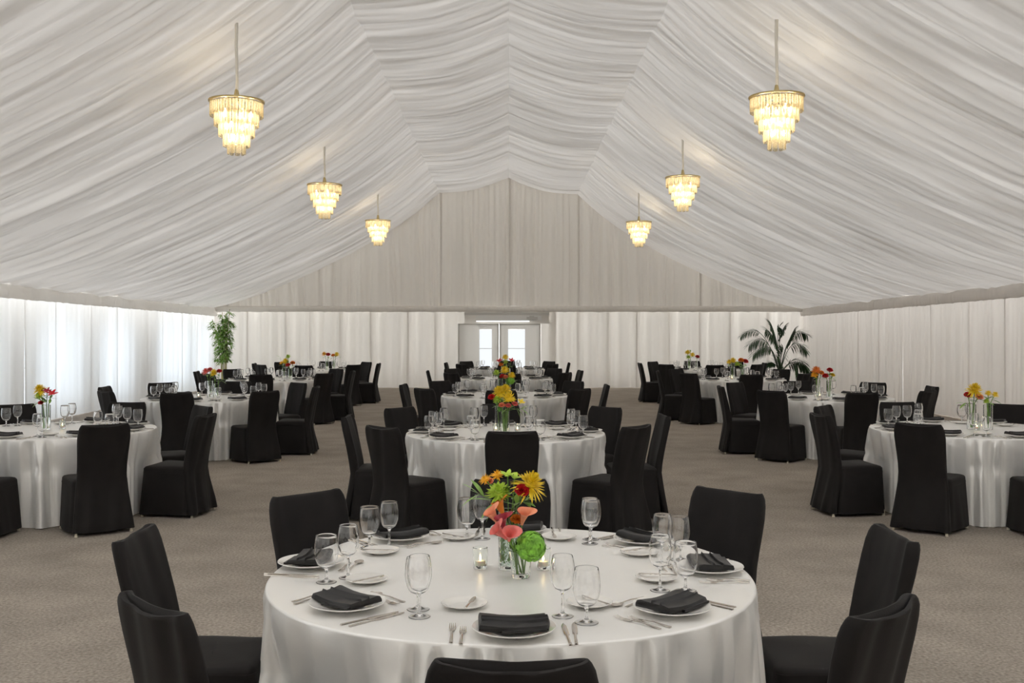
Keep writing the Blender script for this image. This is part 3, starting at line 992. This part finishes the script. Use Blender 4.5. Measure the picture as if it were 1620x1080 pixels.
LEAF = leaf_mesh(); LEAF_B = leaf_mesh(0.075, 0.014, 'bright_leaf')
BLOOMS = {}
def bloom(kind, color, size):
    key = (kind, color, size)
    if key not in BLOOMS:
        s = len(BLOOMS) + 1
        if kind == 'mum': BLOOMS[key] = mum_mesh(M[color], s, size)
        elif kind == 'spider': BLOOMS[key] = mum_mesh(M[color], s, size, 6, 0.5, 30, True)
        elif kind == 'daisy': BLOOMS[key] = mum_mesh(M[color], s, size, 3, 0.4, 18)
        elif kind == 'carnation': BLOOMS[key] = carnation_mesh(M[color], s, size)
        elif kind == 'lily': BLOOMS[key] = lily_mesh(M[color], s, size)
        elif kind == 'calla': BLOOMS[key] = calla_mesh(M[color], s, size)
        elif kind == 'hydrangea': BLOOMS[key] = hydrangea_mesh(s, size)
    return BLOOMS[key]
FN = {'mum': 'chrysanthemum', 'spider': 'spider_chrysanthemum', 'daisy': 'daisy', 'carnation': 'carnation', 'lily': 'lily', 'calla': 'calla_lily', 'hydrangea': 'hydrangea'}

VASES = []           # x, y, mouth height above the tabletop, inner radius
def stem_path(p, q):
    """from the foot q up through the mouth of the vase it stands in, bending out to p (points local to q)"""
    L = p - q
    v = min(VASES, key=lambda w: hypot(w[0] - q.x, w[1] - q.y))
    top = TZ + v[2] + 0.004 - q.z
    if L.z < top + 0.01: top = L.z * 0.85
    c = Vector((v[0] - q.x, v[1] - q.y, 0))
    out = Vector((p.x - v[0], p.y - v[1], 0))
    if out.length > 1e-5: out = out * (min(v[3] - 0.012, out.length * 0.6) / out.length)
    m = c + out + Vector((0, 0, top))
    k = m + Vector((out.x * 0.5, out.y * 0.5, (L.z - top) * 0.55))
    pts = [Vector((0, 0, 0)), m * 0.5, m]
    for t in (0.25, 0.5, 0.75, 0.93, 1.0):
        pts.append(m * (1 - t) ** 2 + k * (2 * t * (1 - t)) + L * (t * t))
    return pts

def flower(kind, color, size, pos, foot, label, tilt=(0, 0), leaves=0, group=None, thick=1.0):
    """one cut flower: bloom at pos, stem down to foot (both world), optional leaves"""
    p = Vector(pos); q = Vector(foot)
    t = thing(FN[kind], label, 'flower', tuple(q), 0, group)
    local = p - q
    d = Vector((tilt[0], tilt[1], 1)).normalized()
    rot = Vector((0, 0, 1)).rotation_difference(d).to_euler()
    b = obj('bloom', bloom(kind, color, size), t, tuple(local), tuple(rot))
    pts = stem_path(p, q)
    v, f = tube(pts, [thick * r for r in (0.0028, 0.0027, 0.0026, 0.0025, 0.0025, 0.0025, 0.0027, 0.0032)], 6)
    obj('stem', mesh('stem', v, f, M['stem']), t)
    rnd = random.Random(label)
    for i in range(leaves):
        h = rnd.uniform(0.55, 0.9)
        a = rnd.uniform(0, 6.28)
        obj('leaf', LEAF if i % 2 else LEAF_B, t, tuple(pts[3].lerp(pts[6], h - 0.3)), (0, rnd.uniform(-0.6, 0.5), a))
    return t

def sprig(pos, foot, label, dirs, mat=None, scale=1.0):
    t = thing('leaf_sprig', label, 'foliage', tuple(foot), 0, 'green leaf sprigs')
    local = Vector(pos) - Vector(foot)
    pts = stem_path(Vector(pos), Vector(foot))
    v, f = tube(pts, [0.0026, 0.0025, 0.0024, 0.0022, 0.002, 0.0018, 0.0016, 0.0014], 5)
    obj('stem', mesh('stem', v, f, M['stem']), t)
    for (h, yaw, pitch) in dirs:
        o = obj('leaf', LEAF if not mat else LEAF_B, t, tuple(pts[3].lerp(pts[7], max(0, (h - 0.5) * 2))), (0, radians(-pitch), radians(yaw)))
        o.scale = (scale, scale, scale)
    return t

def vase_mesh(h, r0, r1, name='vase', base=0.012, th=0.003):
    out = [(0.001, 0.0), (r0 - 0.002, 0.0), (r0, 0.003), (r0 + (r1 - r0) * 0.5, h * 0.5), (r1, h - 0.001)]
    inn = [(r1 - th, h), (r0 + (r1 - r0) * 0.5 - th, h * 0.5), (r0 - th, base + 0.003), (0.001, base)]
    return mesh(name, *lathe(out + inn, 32), M['vase'])
TALL = vase_mesh(0.235, 0.042, 0.042)
MEDV = vase_mesh(0.20, 0.042, 0.042)
SHORT = vase_mesh(0.105, 0.035, 0.045)
VOT = vase_mesh(0.085, 0.027, 0.030, 'votive_holder', 0.014)
wax_me = mesh('wax', *lathe([(0.001, 0.0), (0.0195, 0.0), (0.020, 0.002), (0.020, 0.018), (0.018, 0.0185), (0.001, 0.017)], 20), M['wax'])
flame_me = mesh('flame', *lathe([(0.0005, 0.0), (0.0032, 0.004), (0.0040, 0.008), (0.0026, 0.015), (0.0004, 0.023)], 10), M['flame'])

def bead_mesh(h, R, n, seed):
    rnd = random.Random(seed); g = Geo()
    # small octahedral-sphere gel beads stacked in layers
    for k in range(n):
        z = 0.018 + (h - 0.018) * k / n
        a = k * 2.4; q = R * sqrt(((k * 7) % 11 + 0.5) / 11)
        r = rnd.uniform(0.005, 0.007)
        v, f = lathe([(0.0008, -r), (r * .75, -r * .66), (r, 0), (r * .75, r * .66), (0.0008, r)], 7)
        g.add([(x + q * cos(a), y + q * sin(a), zz + z) for x, y, zz in v], f)
    return g.mesh('gel_beads', M['gel'])
BEADS = bead_mesh(0.125, 0.033, 150, 4)

def put_vase(me, x, y, label, beads=False):
    t = thing('glass_vase', label, 'vase', (x, y, TZ), 0, 'clear glass vases')
    obj('vase', me, t)
    VASES.append((x, y, {TALL: 0.235, MEDV: 0.20, SHORT: 0.105}[me], 0.042))
    if beads:
        tag(obj('gel_beads', BEADS, t), 'pale green clear gel beads', kind='stuff')
    return t
def votive(x, y, label):
    t = thing('votive_holder', 'clear glass votive holder ' + label, 'candle holder', (x, y, TZ), 0, 'glass votive holders')
    obj('holder', VOT, t)
    c = thing('tealight_candle', 'lit white tealight inside the votive holder ' + label, 'candle', (x, y, TZ + 0.0145), 0, 'lit tealights')
    obj('wax', wax_me, c); obj('flame', flame_me, c, (0, 0, 0.019))

def px2(pxx, pyy, Yd):
    return ((pxx - 805) * Yd / 1640, Yd, 1.73 - (pyy - 521) * Yd / 1640)

# front table centrepiece
fx, fy = 0.005, 4.13
put_vase(TALL, 0.000, 4.14, 'tall clear glass vase of gel beads at the centre of the front table', True)
put_vase(SHORT, 0.046, 3.995, 'short clear glass vase holding the green hydrangea on the front table')
votive(-0.114, 4.14, 'left of the vases on the front table')
votive(0.137, 4.13, 'right of the vases on the front table')
ft = lambda dx=0, dy=0: (0.000 + dx, 4.14 + dy, TZ + 0.03)
fs = lambda dx=0, dy=0: (0.046 + dx, 3.995 + dy, TZ + 0.017)
flower('spider', 'yellow', 0.060, (0.083, 4.10, 1.115), ft(0.02), 'large shaggy yellow chrysanthemum at the top right of the front bouquet', (0.45, -0.35), 1)
flower('mum', 'lime', 0.050, (-0.040, 4.09, 1.085), ft(-0.02, -0.01), 'lime green chrysanthemum left of the red carnation in the front bouquet', (-0.1, -0.7), 1)
flower('carnation', 'red', 0.030, (0.052, 4.07, 1.098), ft(0.0, -0.02), 'red carnation below the shaggy yellow bloom in the front bouquet', (0.1, -0.8), 2)
flower('daisy', 'golden', 0.024, (-0.094, 4.10, 1.137), ft(-0.025, 0.01), 'small golden daisy at the far left of the front bouquet', (-0.5, -0.6))
flower('daisy', 'golden', 0.030, (-0.045, 4.15, 1.145), ft(-0.01, 0.02), 'golden daisy behind the lime chrysanthemum in the front bouquet', (-0.2, -0.4))
flower('lily', 'lime', 0.040, (-0.004, 4.12, 1.145), ft(0.01, 0.01), 'pale green alstroemeria bud spray atop the front bouquet', (0.0, -0.2), 3)
flower('lily', 'lime', 0.035, (0.022, 4.13, 1.135), ft(0.02, 0.02), 'second green alstroemeria spray beside the shaggy yellow bloom', (0.2, -0.2), 2)
flower('carnation', 'peach', 0.018, (-0.078, 4.13, 1.125), ft(-0.02, 0.02), 'tiny peach carnation between the golden daisies of the front bouquet', (-0.2, -0.7))
sprig((-0.115, 4.09, 1.08), ft(-0.03), 'sprig of broad green leaves drooping left from the front bouquet', [(0.72, 175, 10), (0.8, 200, 35), (0.9, 150, 55), (1.0, 185, -25), (1.0, 190, 40), (0.62, 200, -40), (0.55, 180, -50)], True, 1.1)
sprig((0.03, 4.06, 1.05), ft(0.01, -0.02), 'sprig of broad leaves in the middle of the front bouquet', [(0.75, -60, 30), (0.85, -120, 20), (0.95, 60, 40), (1.0, -90, 55), (0.8, 170, 20), (0.9, 10, 25)], True, 0.75)
sprig((0.07, 4.12, 1.06), ft(0.03), 'sprig of small leaves under the shaggy yellow bloom', [(0.8, 20, 30), (0.9, -30, 10), (1.0, 10, 50), (0.95, 200, 40)], True, 0.7)
flower('calla', 'peach', 0.085, (-0.040, 4.02, 0.975), fs(-0.01, 0.01), 'peach calla lily pointing up-left in the short vase', (-0.55, -0.35))
flower('calla', 'orange', 0.080, (-0.020, 4.05, 1.000), fs(0.0, 0.015), 'orange calla lily behind the wine-red one in the short vase', (-0.35, 0.0))
flower('calla', 'maroon', 0.075, (-0.018, 3.99, 0.955), fs(0.005, 0.0), 'wine-red furled calla lily in the middle of the short vase', (-0.15, -0.25))
flower('calla', 'pink', 0.080, (-0.010, 3.965, 0.930), fs(-0.015, -0.01), 'coral pink calla lily drooping at the lower left of short vase', (-0.9, -0.5))
flower('calla', 'pink', 0.070, (0.000, 3.955, 0.925), fs(-0.01, -0.015), 'small coral calla lily curling over the rim of the short vase', (0.15, -0.9))
flower('calla', 'peach', 0.080, (0.050, 4.04, 0.970), fs(0.012, 0.012), 'striped peach calla lily above the green hydrangea', (0.25, -0.45))
flower('carnation', 'orange', 0.026, (0.030, 4.06, 0.985), fs(0.01, 0.02), 'orange bloom tucked behind the calla lilies of the front table', (0.1, -0.5))
flower('hydrangea', 'hydrangea', 0.060, (0.083, 3.97, 0.900), fs(0.012, -0.008), 'green hydrangea head leaning right over the short vase', (0.5, -0.35))

# bouquets of the other tables: per flower kind, colour, size, dx, dz above the tabletop, dy, label start
BQ = {
 'C2': dict(at=(-0.035, 9.62), vases=[(-0.055, 0.09, 'TALL', 'rear'), (0.0, -0.02, 'MEDV', 'front')], votives=[(-0.085, -0.02, 'left'), (0.115, -0.03, 'right')], fl=[
    ('mum', 'yellow', 0.068, 0.035, 0.315, -0.03, 'broad yellow chrysanthemum at the front'), ('spider', 'yellow', 0.062, -0.055, 0.375, 0.02, 'deep yellow chrysanthemum at the upper left'), ('spider', 'yellow', 0.055, 0.005, 0.395, 0.04, 'yellow chrysanthemum at the very top'),
    ('mum', 'lime', 0.045, -0.075, 0.30, -0.02, 'lime green chrysanthemum'), ('carnation', 'red', 0.036, -0.125, 0.325, 0.0, 'red carnation at the left'),
    ('carnation', 'peach', 0.032, -0.030, 0.255, -0.05, 'pale pink carnation at the lower left'), ('carnation', 'pink', 0.030, 0.030, 0.250, -0.05, 'coral carnation at the lower middle'), ('carnation', 'pink', 0.030, 0.090, 0.265, -0.03, 'coral carnation at the lower right'),
    ('lily', 'yellow', 0.045, 0.145, 0.275, 0.0, 'yellow alstroemeria at the right')], sp=[(0.15, 0.22, [(0.9, 0, 10), (1.0, -20, -30), (1.0, 30, 25), (0.8, 10, -60), (0.85, -10, -45)])]),
 'C3': dict(at=(-0.06, 15.05), vases=[(-0.07, 0.06, 'TALL', 'rear'), (0.05, -0.03, 'MEDV', 'front')], votives=[(0.14, -0.05, 'right')], fl=[
    ('mum', 'yellow', 0.075, 0.0, 0.36, 0, 'broad yellow chrysanthemum at the top'), ('mum', 'lime', 0.055, -0.12, 0.325, 0, 'lime green chrysanthemum'), ('carnation', 'red', 0.042, -0.035, 0.275, -.03, 'red carnation'),
    ('carnation', 'peach', 0.040, 0.010, 0.265, -.05, 'peach carnation'), ('mum', 'yellow', 0.062, 0.10, 0.285, -.02, 'yellow chrysanthemum at the right'), ('hydrangea', 'hydrangea', 0.060, 0.085, 0.215, -.02, 'green hydrangea')], sp=[(0.13, 0.2, [(1, 0, -20), (0.9, 30, 20)])]),
 'C4': dict(at=(-0.07, 20.2), vases=[(-0.04, 0.05, 'TALL', 'rear'), (0.06, -0.04, 'MEDV', 'front')], votives=[], fl=[
    ('mum', 'yellow', 0.075, 0.0, 0.41, 0, 'yellow chrysanthemum at the top'), ('mum', 'lime', 0.055, 0.01, 0.32, -.04, 'lime green chrysanthemum'), ('lily', 'red', 0.075, -0.11, 0.33, 0, 'red lily at the left'),
    ('lily', 'red', 0.075, 0.12, 0.34, 0, 'red lily at the right'), ('carnation', 'orange', 0.045, -0.08, 0.27, -.03, 'orange carnation')], sp=[(0.1, 0.24, [(1, 0, 10), (0.9, 180, 20), (0.9, -60, 0)])]),
 'L1': dict(at=(-4.42, 9.9), vases=[(0.0, 0.0, 'TALL', 'single')], votives=[(0.135, 0.05, 'right')], fl=[
    ('spider', 'yellow', 0.062, -0.055, 0.375, 0, 'shaggy yellow chrysanthemum at the top left'), ('mum', 'lime', 0.045, -0.06, 0.315, -.02, 'pale yellow-green chrysanthemum'), ('lily', 'red', 0.06, 0.065, 0.335, -.02, 'red lily at the right'),
    ('lily', 'maroon', 0.05, 0.01, 0.36, 0, 'dark red lily in the middle'), ('carnation', 'red', 0.028, -0.035, 0.255, -.03, 'red carnation bud')], sp=[(-0.06, 0.265, [(1.0, 180, -30), (0.95, 190, -10), (0.9, 10, 20)])]),
 'L2': dict(at=(-4.17, 14.5), vases=[(-0.02, 0.05, 'TALL', 'rear'), (0.09, -0.03, 'MEDV', 'front')], votives=[(-0.14, -0.1, 'left')], fl=[
    ('mum', 'pink', 0.065, -0.07, 0.36, 0, 'coral pink chrysanthemum at the left'), ('mum', 'yellow', 0.065, 0.05, 0.345, -.02, 'yellow chrysanthemum'), ('carnation', 'red', 0.038, 0.12, 0.37, 0, 'red carnation at the right'), ('carnation', 'pink', 0.04, -0.02, 0.39, 0.03, 'coral carnation at the top')], sp=[(0.14, 0.24, [(1, 0, -20), (1, 20, 20), (.9, 160, 0)])]),
 'L3': dict(at=(-4.26, 19.9), vases=[(-0.06, 0.03, 'MEDV', 'left'), (0.07, -0.03, 'MEDV', 'right')], votives=[], fl=[
    ('mum', 'yellow', 0.075, -0.03, 0.34, 0, 'yellow chrysanthemum'), ('mum', 'lime', 0.055, 0.02, 0.43, 0, 'lime green chrysanthemum at the top'), ('carnation', 'red', 0.05, 0.03, 0.27, -.04, 'red carnation'), ('carnation', 'orange', 0.05, 0.11, 0.31, 0, 'orange carnation'), ('daisy', 'golden', 0.05, -0.1, 0.31, 0, 'golden daisy')], sp=[(-0.13, 0.42, [(1, 180, 30), (.9, 150, 10)])]),
 'L4': dict(at=(-4.22, 24.5), vases=[(-0.08, 0.03, 'TALL', 'left'), (0.09, -0.03, 'TALL', 'right')], votives=[], fl=[
    ('mum', 'golden', 0.07, -0.14, 0.37, 0, 'golden chrysanthemum at the left'), ('carnation', 'red', 0.055, -0.05, 0.36, 0, 'red carnation'), ('mum', 'yellow', 0.075, 0.15, 0.36, 0, 'yellow chrysanthemum at the right'), ('carnation', 'orange', 0.05, 0.07, 0.34, 0, 'orange carnation')], sp=[(0.2, 0.3, [(1, 0, 10), (.9, -30, 0)])]),
 'R1': dict(at=(4.53, 9.95), vases=[(-0.075, 0.03, 'TALL', 'left'), (0.055, -0.03, 'TALL', 'right')], votives=[(-0.09, -0.12, 'left')], fl=[
    ('spider', 'yellow', 0.075, -0.065, 0.375, -.01, 'large shaggy yellow chrysanthemum'), ('carnation', 'red', 0.038, -0.125, 0.325, 0, 'red carnation at the left'), ('carnation', 'peach', 0.042, -0.035, 0.31, -.04, 'peach carnation'),
    ('mum', 'yellow', 0.036, 0.070, 0.34, 0, 'small round yellow chrysanthemum'), ('mum', 'yellow', 0.040, 0.135, 0.325, 0, 'round yellow chrysanthemum at the far right'), ('mum', 'lime', 0.034, 0.04, 0.265, -.03, 'lime green chrysanthemum')], sp=[(-0.15, 0.25, [(1, 180, 5), (.95, 200, -30), (.9, 160, -60)])]),
 'R2': dict(at=(4.43, 14.6), vases=[(-0.075, 0.03, 'TALL', 'left'), (0.075, -0.03, 'TALL', 'right')], votives=[(-0.09, -0.12, 'left')], fl=[
    ('mum', 'orange', 0.075, -0.10, 0.375, 0, 'orange chrysanthemum at the left'), ('mum', 'golden', 0.055, -0.13, 0.31, -.02, 'golden chrysanthemum'), ('carnation', 'red', 0.045, 0.09, 0.38, 0, 'red carnation at the top right'),
    ('carnation', 'red', 0.045, 0.02, 0.30, -.03, 'red carnation in the middle'), ('carnation', 'yellow', 0.035, 0.13, 0.31, 0, 'small yellow carnation at the right'), ('carnation', 'orange', 0.045, -0.03, 0.34, 0, 'orange carnation')], sp=[(0.12, 0.26, [(1, 0, 20), (.95, 30, -10), (.9, 180, 10)])]),
 'R3': dict(at=(4.40, 19.9), vases=[(-0.10, 0.03, 'TALL', 'left'), (0.08, -0.03, 'MEDV', 'right')], votives=[(-0.14, -0.1, 'left')], fl=[
    ('mum', 'yellow', 0.075, -0.10, 0.355, 0, 'yellow chrysanthemum'), ('mum', 'lime', 0.06, -0.02, 0.29, -.03, 'lime green chrysanthemum'), ('carnation', 'orange', 0.06, 0.06, 0.36, 0, 'orange carnation'), ('carnation', 'red', 0.06, 0.14, 0.34, 0, 'red carnation at the right'), ('mum', 'yellow', 0.06, -0.17, 0.33, 0, 'small yellow chrysanthemum at the left')], sp=[(0.1, 0.24, [(1, 0, 20), (.9, 180, 10)])]),
 'R4': dict(at=(4.37, 24.8), vases=[(-0.05, 0.03, 'TALL', 'left'), (0.10, -0.03, 'MEDV', 'right')], votives=[], fl=[
    ('mum', 'yellow', 0.08, -0.09, 0.40, 0, 'yellow chrysanthemum at the upper left'), ('mum', 'yellow', 0.08, 0.02, 0.34, 0, 'yellow chrysanthemum in the middle'), ('carnation', 'red', 0.055, 0.14, 0.30, 0, 'red carnation at the right'), ('mum', 'lime', 0.06, -0.08, 0.29, -.03, 'lime green chrysanthemum')], sp=[(-0.02, 0.42, [(1, 90, 40), (.9, 200, 30)])]),
}
VM = {'TALL': TALL, 'MEDV': MEDV}
for (key, X, Y, R, ph, turn) in TABLES:
    if key not in BQ: continue
    B = BQ[key]
    bx_, by_ = B['at']
    vs = []
    for (dx, dy, kind, w) in B['vases']:
        lab = ('clear glass vase of cut flowers on the %s' % ph) if w == 'single' else '%s clear glass flower vase of the pair on the %s' % (w, ph)
        put_vase(VM[kind], bx_ + dx, by_ + dy, lab)
        vs.append((bx_ + dx, by_ + dy))
    for (dx, dy, w) in B['votives']:
        votive(bx_ + dx, by_ + dy, '%s of the vases on the %s' % (w, ph))
    for i, (kind, colr, size, dx, dz, dy, lab) in enumerate(B['fl']):
        x, y = bx_ + dx, by_ + dy
        v = min(vs, key=lambda q: hypot(q[0] - x, q[1] - y))
        rnd = random.Random(key + lab)
        foot = (v[0] + rnd.uniform(-.018, .018), v[1] + rnd.uniform(-.018, .018), TZ + 0.017)
        flower(kind, colr, size, (x, y, TZ + dz), foot, '%s of the bouquet on the %s' % (lab, ph), ((x - v[0]) * 3, -0.55), 3, None, 1.6)
    for (dx, dz, dirs) in B['sp']:
        x, y = bx_ + dx, by_
        v = min(vs, key=lambda q: hypot(q[0] - x, q[1] - y))
        sprig((x, y, TZ + dz), (v[0], v[1], TZ + 0.017), 'sprig of green leaves in the bouquet on the %s' % ph, dirs, True, 1.15)

# ------------------------------------------------------------------ chandeliers
def crystal_mesh(w, h):
    # flat acrylic pendant: ribbed strip with a scalloped foot
    g = Geo()
    t = 0.0035
    pts = [(-w / 2, h), (w / 2, h), (w / 2, 0.010), (w * 0.32, 0.003), (w * 0.12, 0.0005), (-w * 0.12, 0.0005), (-w * 0.32, 0.003), (-w / 2, 0.010)]
    n = len(pts)
    v = [(x, -t, z) for x, z in pts] + [(x, t, z) for x, z in pts]
    f = [tuple(range(n)), tuple(range(2 * n - 1, n - 1, -1))] + [(i, i + n, (i + 1) % n + n, (i + 1) % n) for i in range(n)]
    g.add(v, f)
    g.add(*box(-w * 0.12, w * 0.12, -t * 1.8, t * 1.8, 0.008, h * 0.97))
    return g.mesh('crystal', M['crystal'], False)
TIER = [(0.285, 0.155, 26, -0.012), (0.238, 0.150, 22, -0.125), (0.192, 0.150, 18, -0.240), (0.142, 0.145, 13, -0.355), (0.095, 0.120, 9, -0.462)]
CRY = [crystal_mesh(2 * pi * r / n * 0.84, h) for (r, h, n, z) in TIER]
RINGM = [mesh('tier_ring', *lathe([(r - 0.006, z), (r + 0.002, z), (r + 0.002, z - 0.008), (r - 0.006, z - 0.008)], 32, True), M['brass']) for (r, h, n, z) in TIER]
plate_c = mesh('canopy_plate', *lathe([(0.275, 0.0), (0.305, 0.0), (0.305, 0.016), (0.275, 0.016)], 40, True), M['brass'])
spoke_me = mesh('spoke', *box(-0.28, 0.28, -0.01, 0.01, 0.002, 0.014), M['brass'], False)
bulb_me = mesh('bulb', *lathe([(0.001, -0.024), (0.014, -0.018), (0.019, 0.0), (0.013, 0.02), (0.005, 0.034), (0.001, 0.036)], 12), M['bulb'])
def chandelier(x, y, z, top, label):
    t = thing('chandelier', label, 'chandelier', (x, y, z), random.uniform(0, 1), 'tiered crystal chandeliers')
    obj('canopy_ring', plate_c, t)
    for k in range(3): obj('spoke', spoke_me, t, (0, 0, 0), (0, 0, k * pi / 3))
    obj('cord', mesh('cord', *tube([(0, 0, 0.02), (0.006, 0, (top - z) * 0.3), (-0.004, 0, (top - z) * 0.7), (0, 0, top - z)], [0.020, 0.016, 0.018, 0.020], 8), M['cord']), t)
    obj('cord_cap', mesh('cord_cap', *lathe([(0.034, 0.02), (0.032, 0.07), (0.022, 0.12), (0.018, 0.14)], 12), M['brass']), t)
    for i, (r, h, n, dz) in enumerate(TIER):
        ring = obj('tier', RINGM[i], t)
        for k in range(n):
            a = 2 * pi * k / n
            obj('crystal', CRY[i], ring, (r * cos(a), r * sin(a), dz - h), (0, 0, a + pi / 2))
    for i, (rad, n, dz) in enumerate(((0.16, 5, -0.10), (0.12, 4, -0.24), (0.075, 3, -0.37))):
        for k in range(n):
            a = 2 * pi * k / n + i
            obj('bulb', bulb_me, t, (rad * cos(a), rad * sin(a), dz - 0.03))
    obj('lamp_stem', mesh('lamp_stem', *tube([(0, 0, 0), (0, 0, -0.42)], 0.008, 8), M['brass']), t)
def zc(x, y): return float(prof(abs(x)) + rise(y)) + 0.0
for (x, y, z, lab) in ((-3.02, 11.5, 4.25, 'nearest on the left'), (-3.20, 18.0, 4.23, 'second on the left'), (-3.08, 24.4, 4.28, 'farthest on the left'),
                       (2.97, 11.5, 4.30, 'nearest on the right'), (3.02, 18.0, 4.36, 'second on the right'), (3.06, 24.4, 4.25, 'farthest on the right')):
    chandelier(x, y, z, zc(x, y) - 0.03, 'glowing five-tier crystal chandelier on a cream cord, %s' % lab)

# ------------------------------------------------------------------ corner plants
def frond_mesh(ctrl, tip, nl, wl, seed, t0=0.42):
    """arching frond: quadratic curve from the crown through a control point to the tip, two rows of leaflets"""
    rnd = random.Random(seed); g = Geo()
    A, B, C = Vector((0, 0, 0)), Vector(ctrl), Vector(tip)
    pts = [A * (1 - t) ** 2 + B * (2 * t * (1 - t)) + C * (t * t) for t in [i / 14 for i in range(15)]]
    g.add(*tube(pts, [0.013 * (1 - 0.8 * i / 14) for i in range(15)], 5))
    for i in range(nl):
        u = i / (nl - 1)
        t = t0 + (1 - t0) * u
        k = min(int(t * 14), 13); p = pts[k].lerp(pts[k + 1], t * 14 - k)
        d = (pts[k + 1] - pts[k]).normalized()
        side = d.cross(Vector((0, 0, 1)))
        if side.length < 0.2: side = Vector((0, 1, 0))
        side.normalize()
        ll = wl * (0.45 + 0.55 * sin(pi * (0.15 + 0.72 * u)))
        for s in (-1, 1):
            dr = d * 0.55 + side * (s * 0.40) + Vector((0, 0, (-0.75 if s < 0 else 0.12) + rnd.uniform(-.18, .18)))
            petal(g, p, dr, (0, 0, -1), 1.15 * ll * rnd.uniform(.85, 1.1), 0.0125, 0.28, 4)
    return g.mesh('frond', M['palm'])
pt = thing('potted_palm', 'dark green potted palm with arching fronds in the far right corner', 'plant', (7.60, 29.1, 0))
obj('pot', mesh('pot', *lathe([(0.001, 0.0), (0.16, 0.0), (0.18, 0.02), (0.22, 0.42), (0.235, 0.43), (0.235, 0.46), (0.20, 0.46), (0.19, 0.40), (0.001, 0.40)], 24), M['pot']), pt)
# control point and tip of each frond, from the crown (x to the right, y away, z up)
for i, (cx, cy, cz, tx, ty, tz, wl, t0) in enumerate((
        (-0.45, 0.05, 1.75, -1.06, 0.10, 1.10, 0.20, 0.55), (-0.35, -0.10, 1.45, -0.88, -0.15, 0.86, 0.30, 0.45), (-0.25, -0.25, 1.25, -0.82, -0.35, 0.60, 0.30, 0.45),
        (0.02, 0.10, 0.95, -0.24, 0.05, 1.48, 0.30, 0.40), (0.0, -0.05, 1.05, -0.40, -0.10, 1.30, 0.28, 0.50), (-0.12, 0.0, 1.75, 0.06, 0.0, 1.24, 0.22, 0.50), (-0.05, 0.15, 1.1, 0.22, 0.2, 1.42, 0.18, 0.60),
        (0.25, 0.05, 1.55, 0.78, 0.05, 1.16, 0.28, 0.50), (0.28, -0.10, 1.35, 0.70, -0.15, 0.70, 0.30, 0.45), (0.20, 0.10, 0.9, 0.46, 0.12, 1.32, 0.20, 0.55),
        (0.45, -0.15, 0.85, 0.76, -0.25, 0.10, 0.34, 0.35), (0.32, -0.30, 0.75, 0.42, -0.50, -0.05, 0.34, 0.35), (0.40, 0.10, 0.6, 0.72, 0.10, 0.25, 0.30, 0.35),
        (-0.12, -0.1, 0.50, -0.42, -0.15, 0.32, 0.16, 0.45), (0.0, -0.1, 0.5, 0.05, -0.2, 0.75, 0.30, 0.15), (-0.05, -0.15, 0.4, -0.15, -0.25, 0.55, 0.25, 0.2))):
    obj('frond', frond_mesh((cx, cy, cz), (tx, ty, tz), 25, wl, i, t0), pt, (0, 0, 0.44))

bt = thing('bamboo_plant', 'tall artificial bamboo with bright green leaves in the far left corner', 'plant', (-7.75, 28.2, 0))
obj('pot', mesh('pot', *lathe([(0.001, 0.0), (0.15, 0.0), (0.17, 0.02), (0.20, 0.36), (0.21, 0.38), (0.18, 0.38), (0.17, 0.33), (0.001, 0.33)], 24), M['pot']), bt)
rnd = random.Random(5)
tips = []
for i in range(6):
    a = i * 1.05
    x0, y0 = 0.06 * cos(a), 0.06 * sin(a)
    x1, y1 = x0 * 2.6 + (-0.16 if i == 3 else 0), y0 * 2.2
    h = [2.28, 2.05, 2.2, 2.0, 1.75, 2.15][i]
    pts = []; rad = []
    for k in range(19):
        t = k / 18
        pts.append((x0 + (x1 - x0) * t * t, y0 + (y1 - y0) * t * t, 0.3 + (h - 0.3) * t))
        rad.append((0.017 if k % 3 == 0 else 0.014) * (1 - 0.5 * t))
    obj('cane', mesh('cane', *tube(pts, rad, 8), M['cane']), bt)
    tips.append(pts)
g = Geo()
for i, pts in enumerate(tips):
    for k in range(90):
        t = rnd.uniform(0.36, 1.0)
        p = Vector(pts[int(t * 18)])
        a = rnd.uniform(0, 6.28)
        c = p + Vector((cos(a), sin(a), 0)) * rnd.uniform(0.02, 0.22) * (1.15 - 0.6 * t) + Vector((0, 0, rnd.uniform(-.05, .05)))
        for q in range(5):
            b = a + rnd.uniform(-1.1, 1.1)
            petal(g, c, (cos(b), sin(b), rnd.uniform(-.7, .5)), (0, 0, 1), rnd.uniform(0.08, 0.15), 0.015, -0.25, 2)
tag(obj('leaves', g.mesh('leaves', M['bright_leaf'], False), bt), kind='stuff')
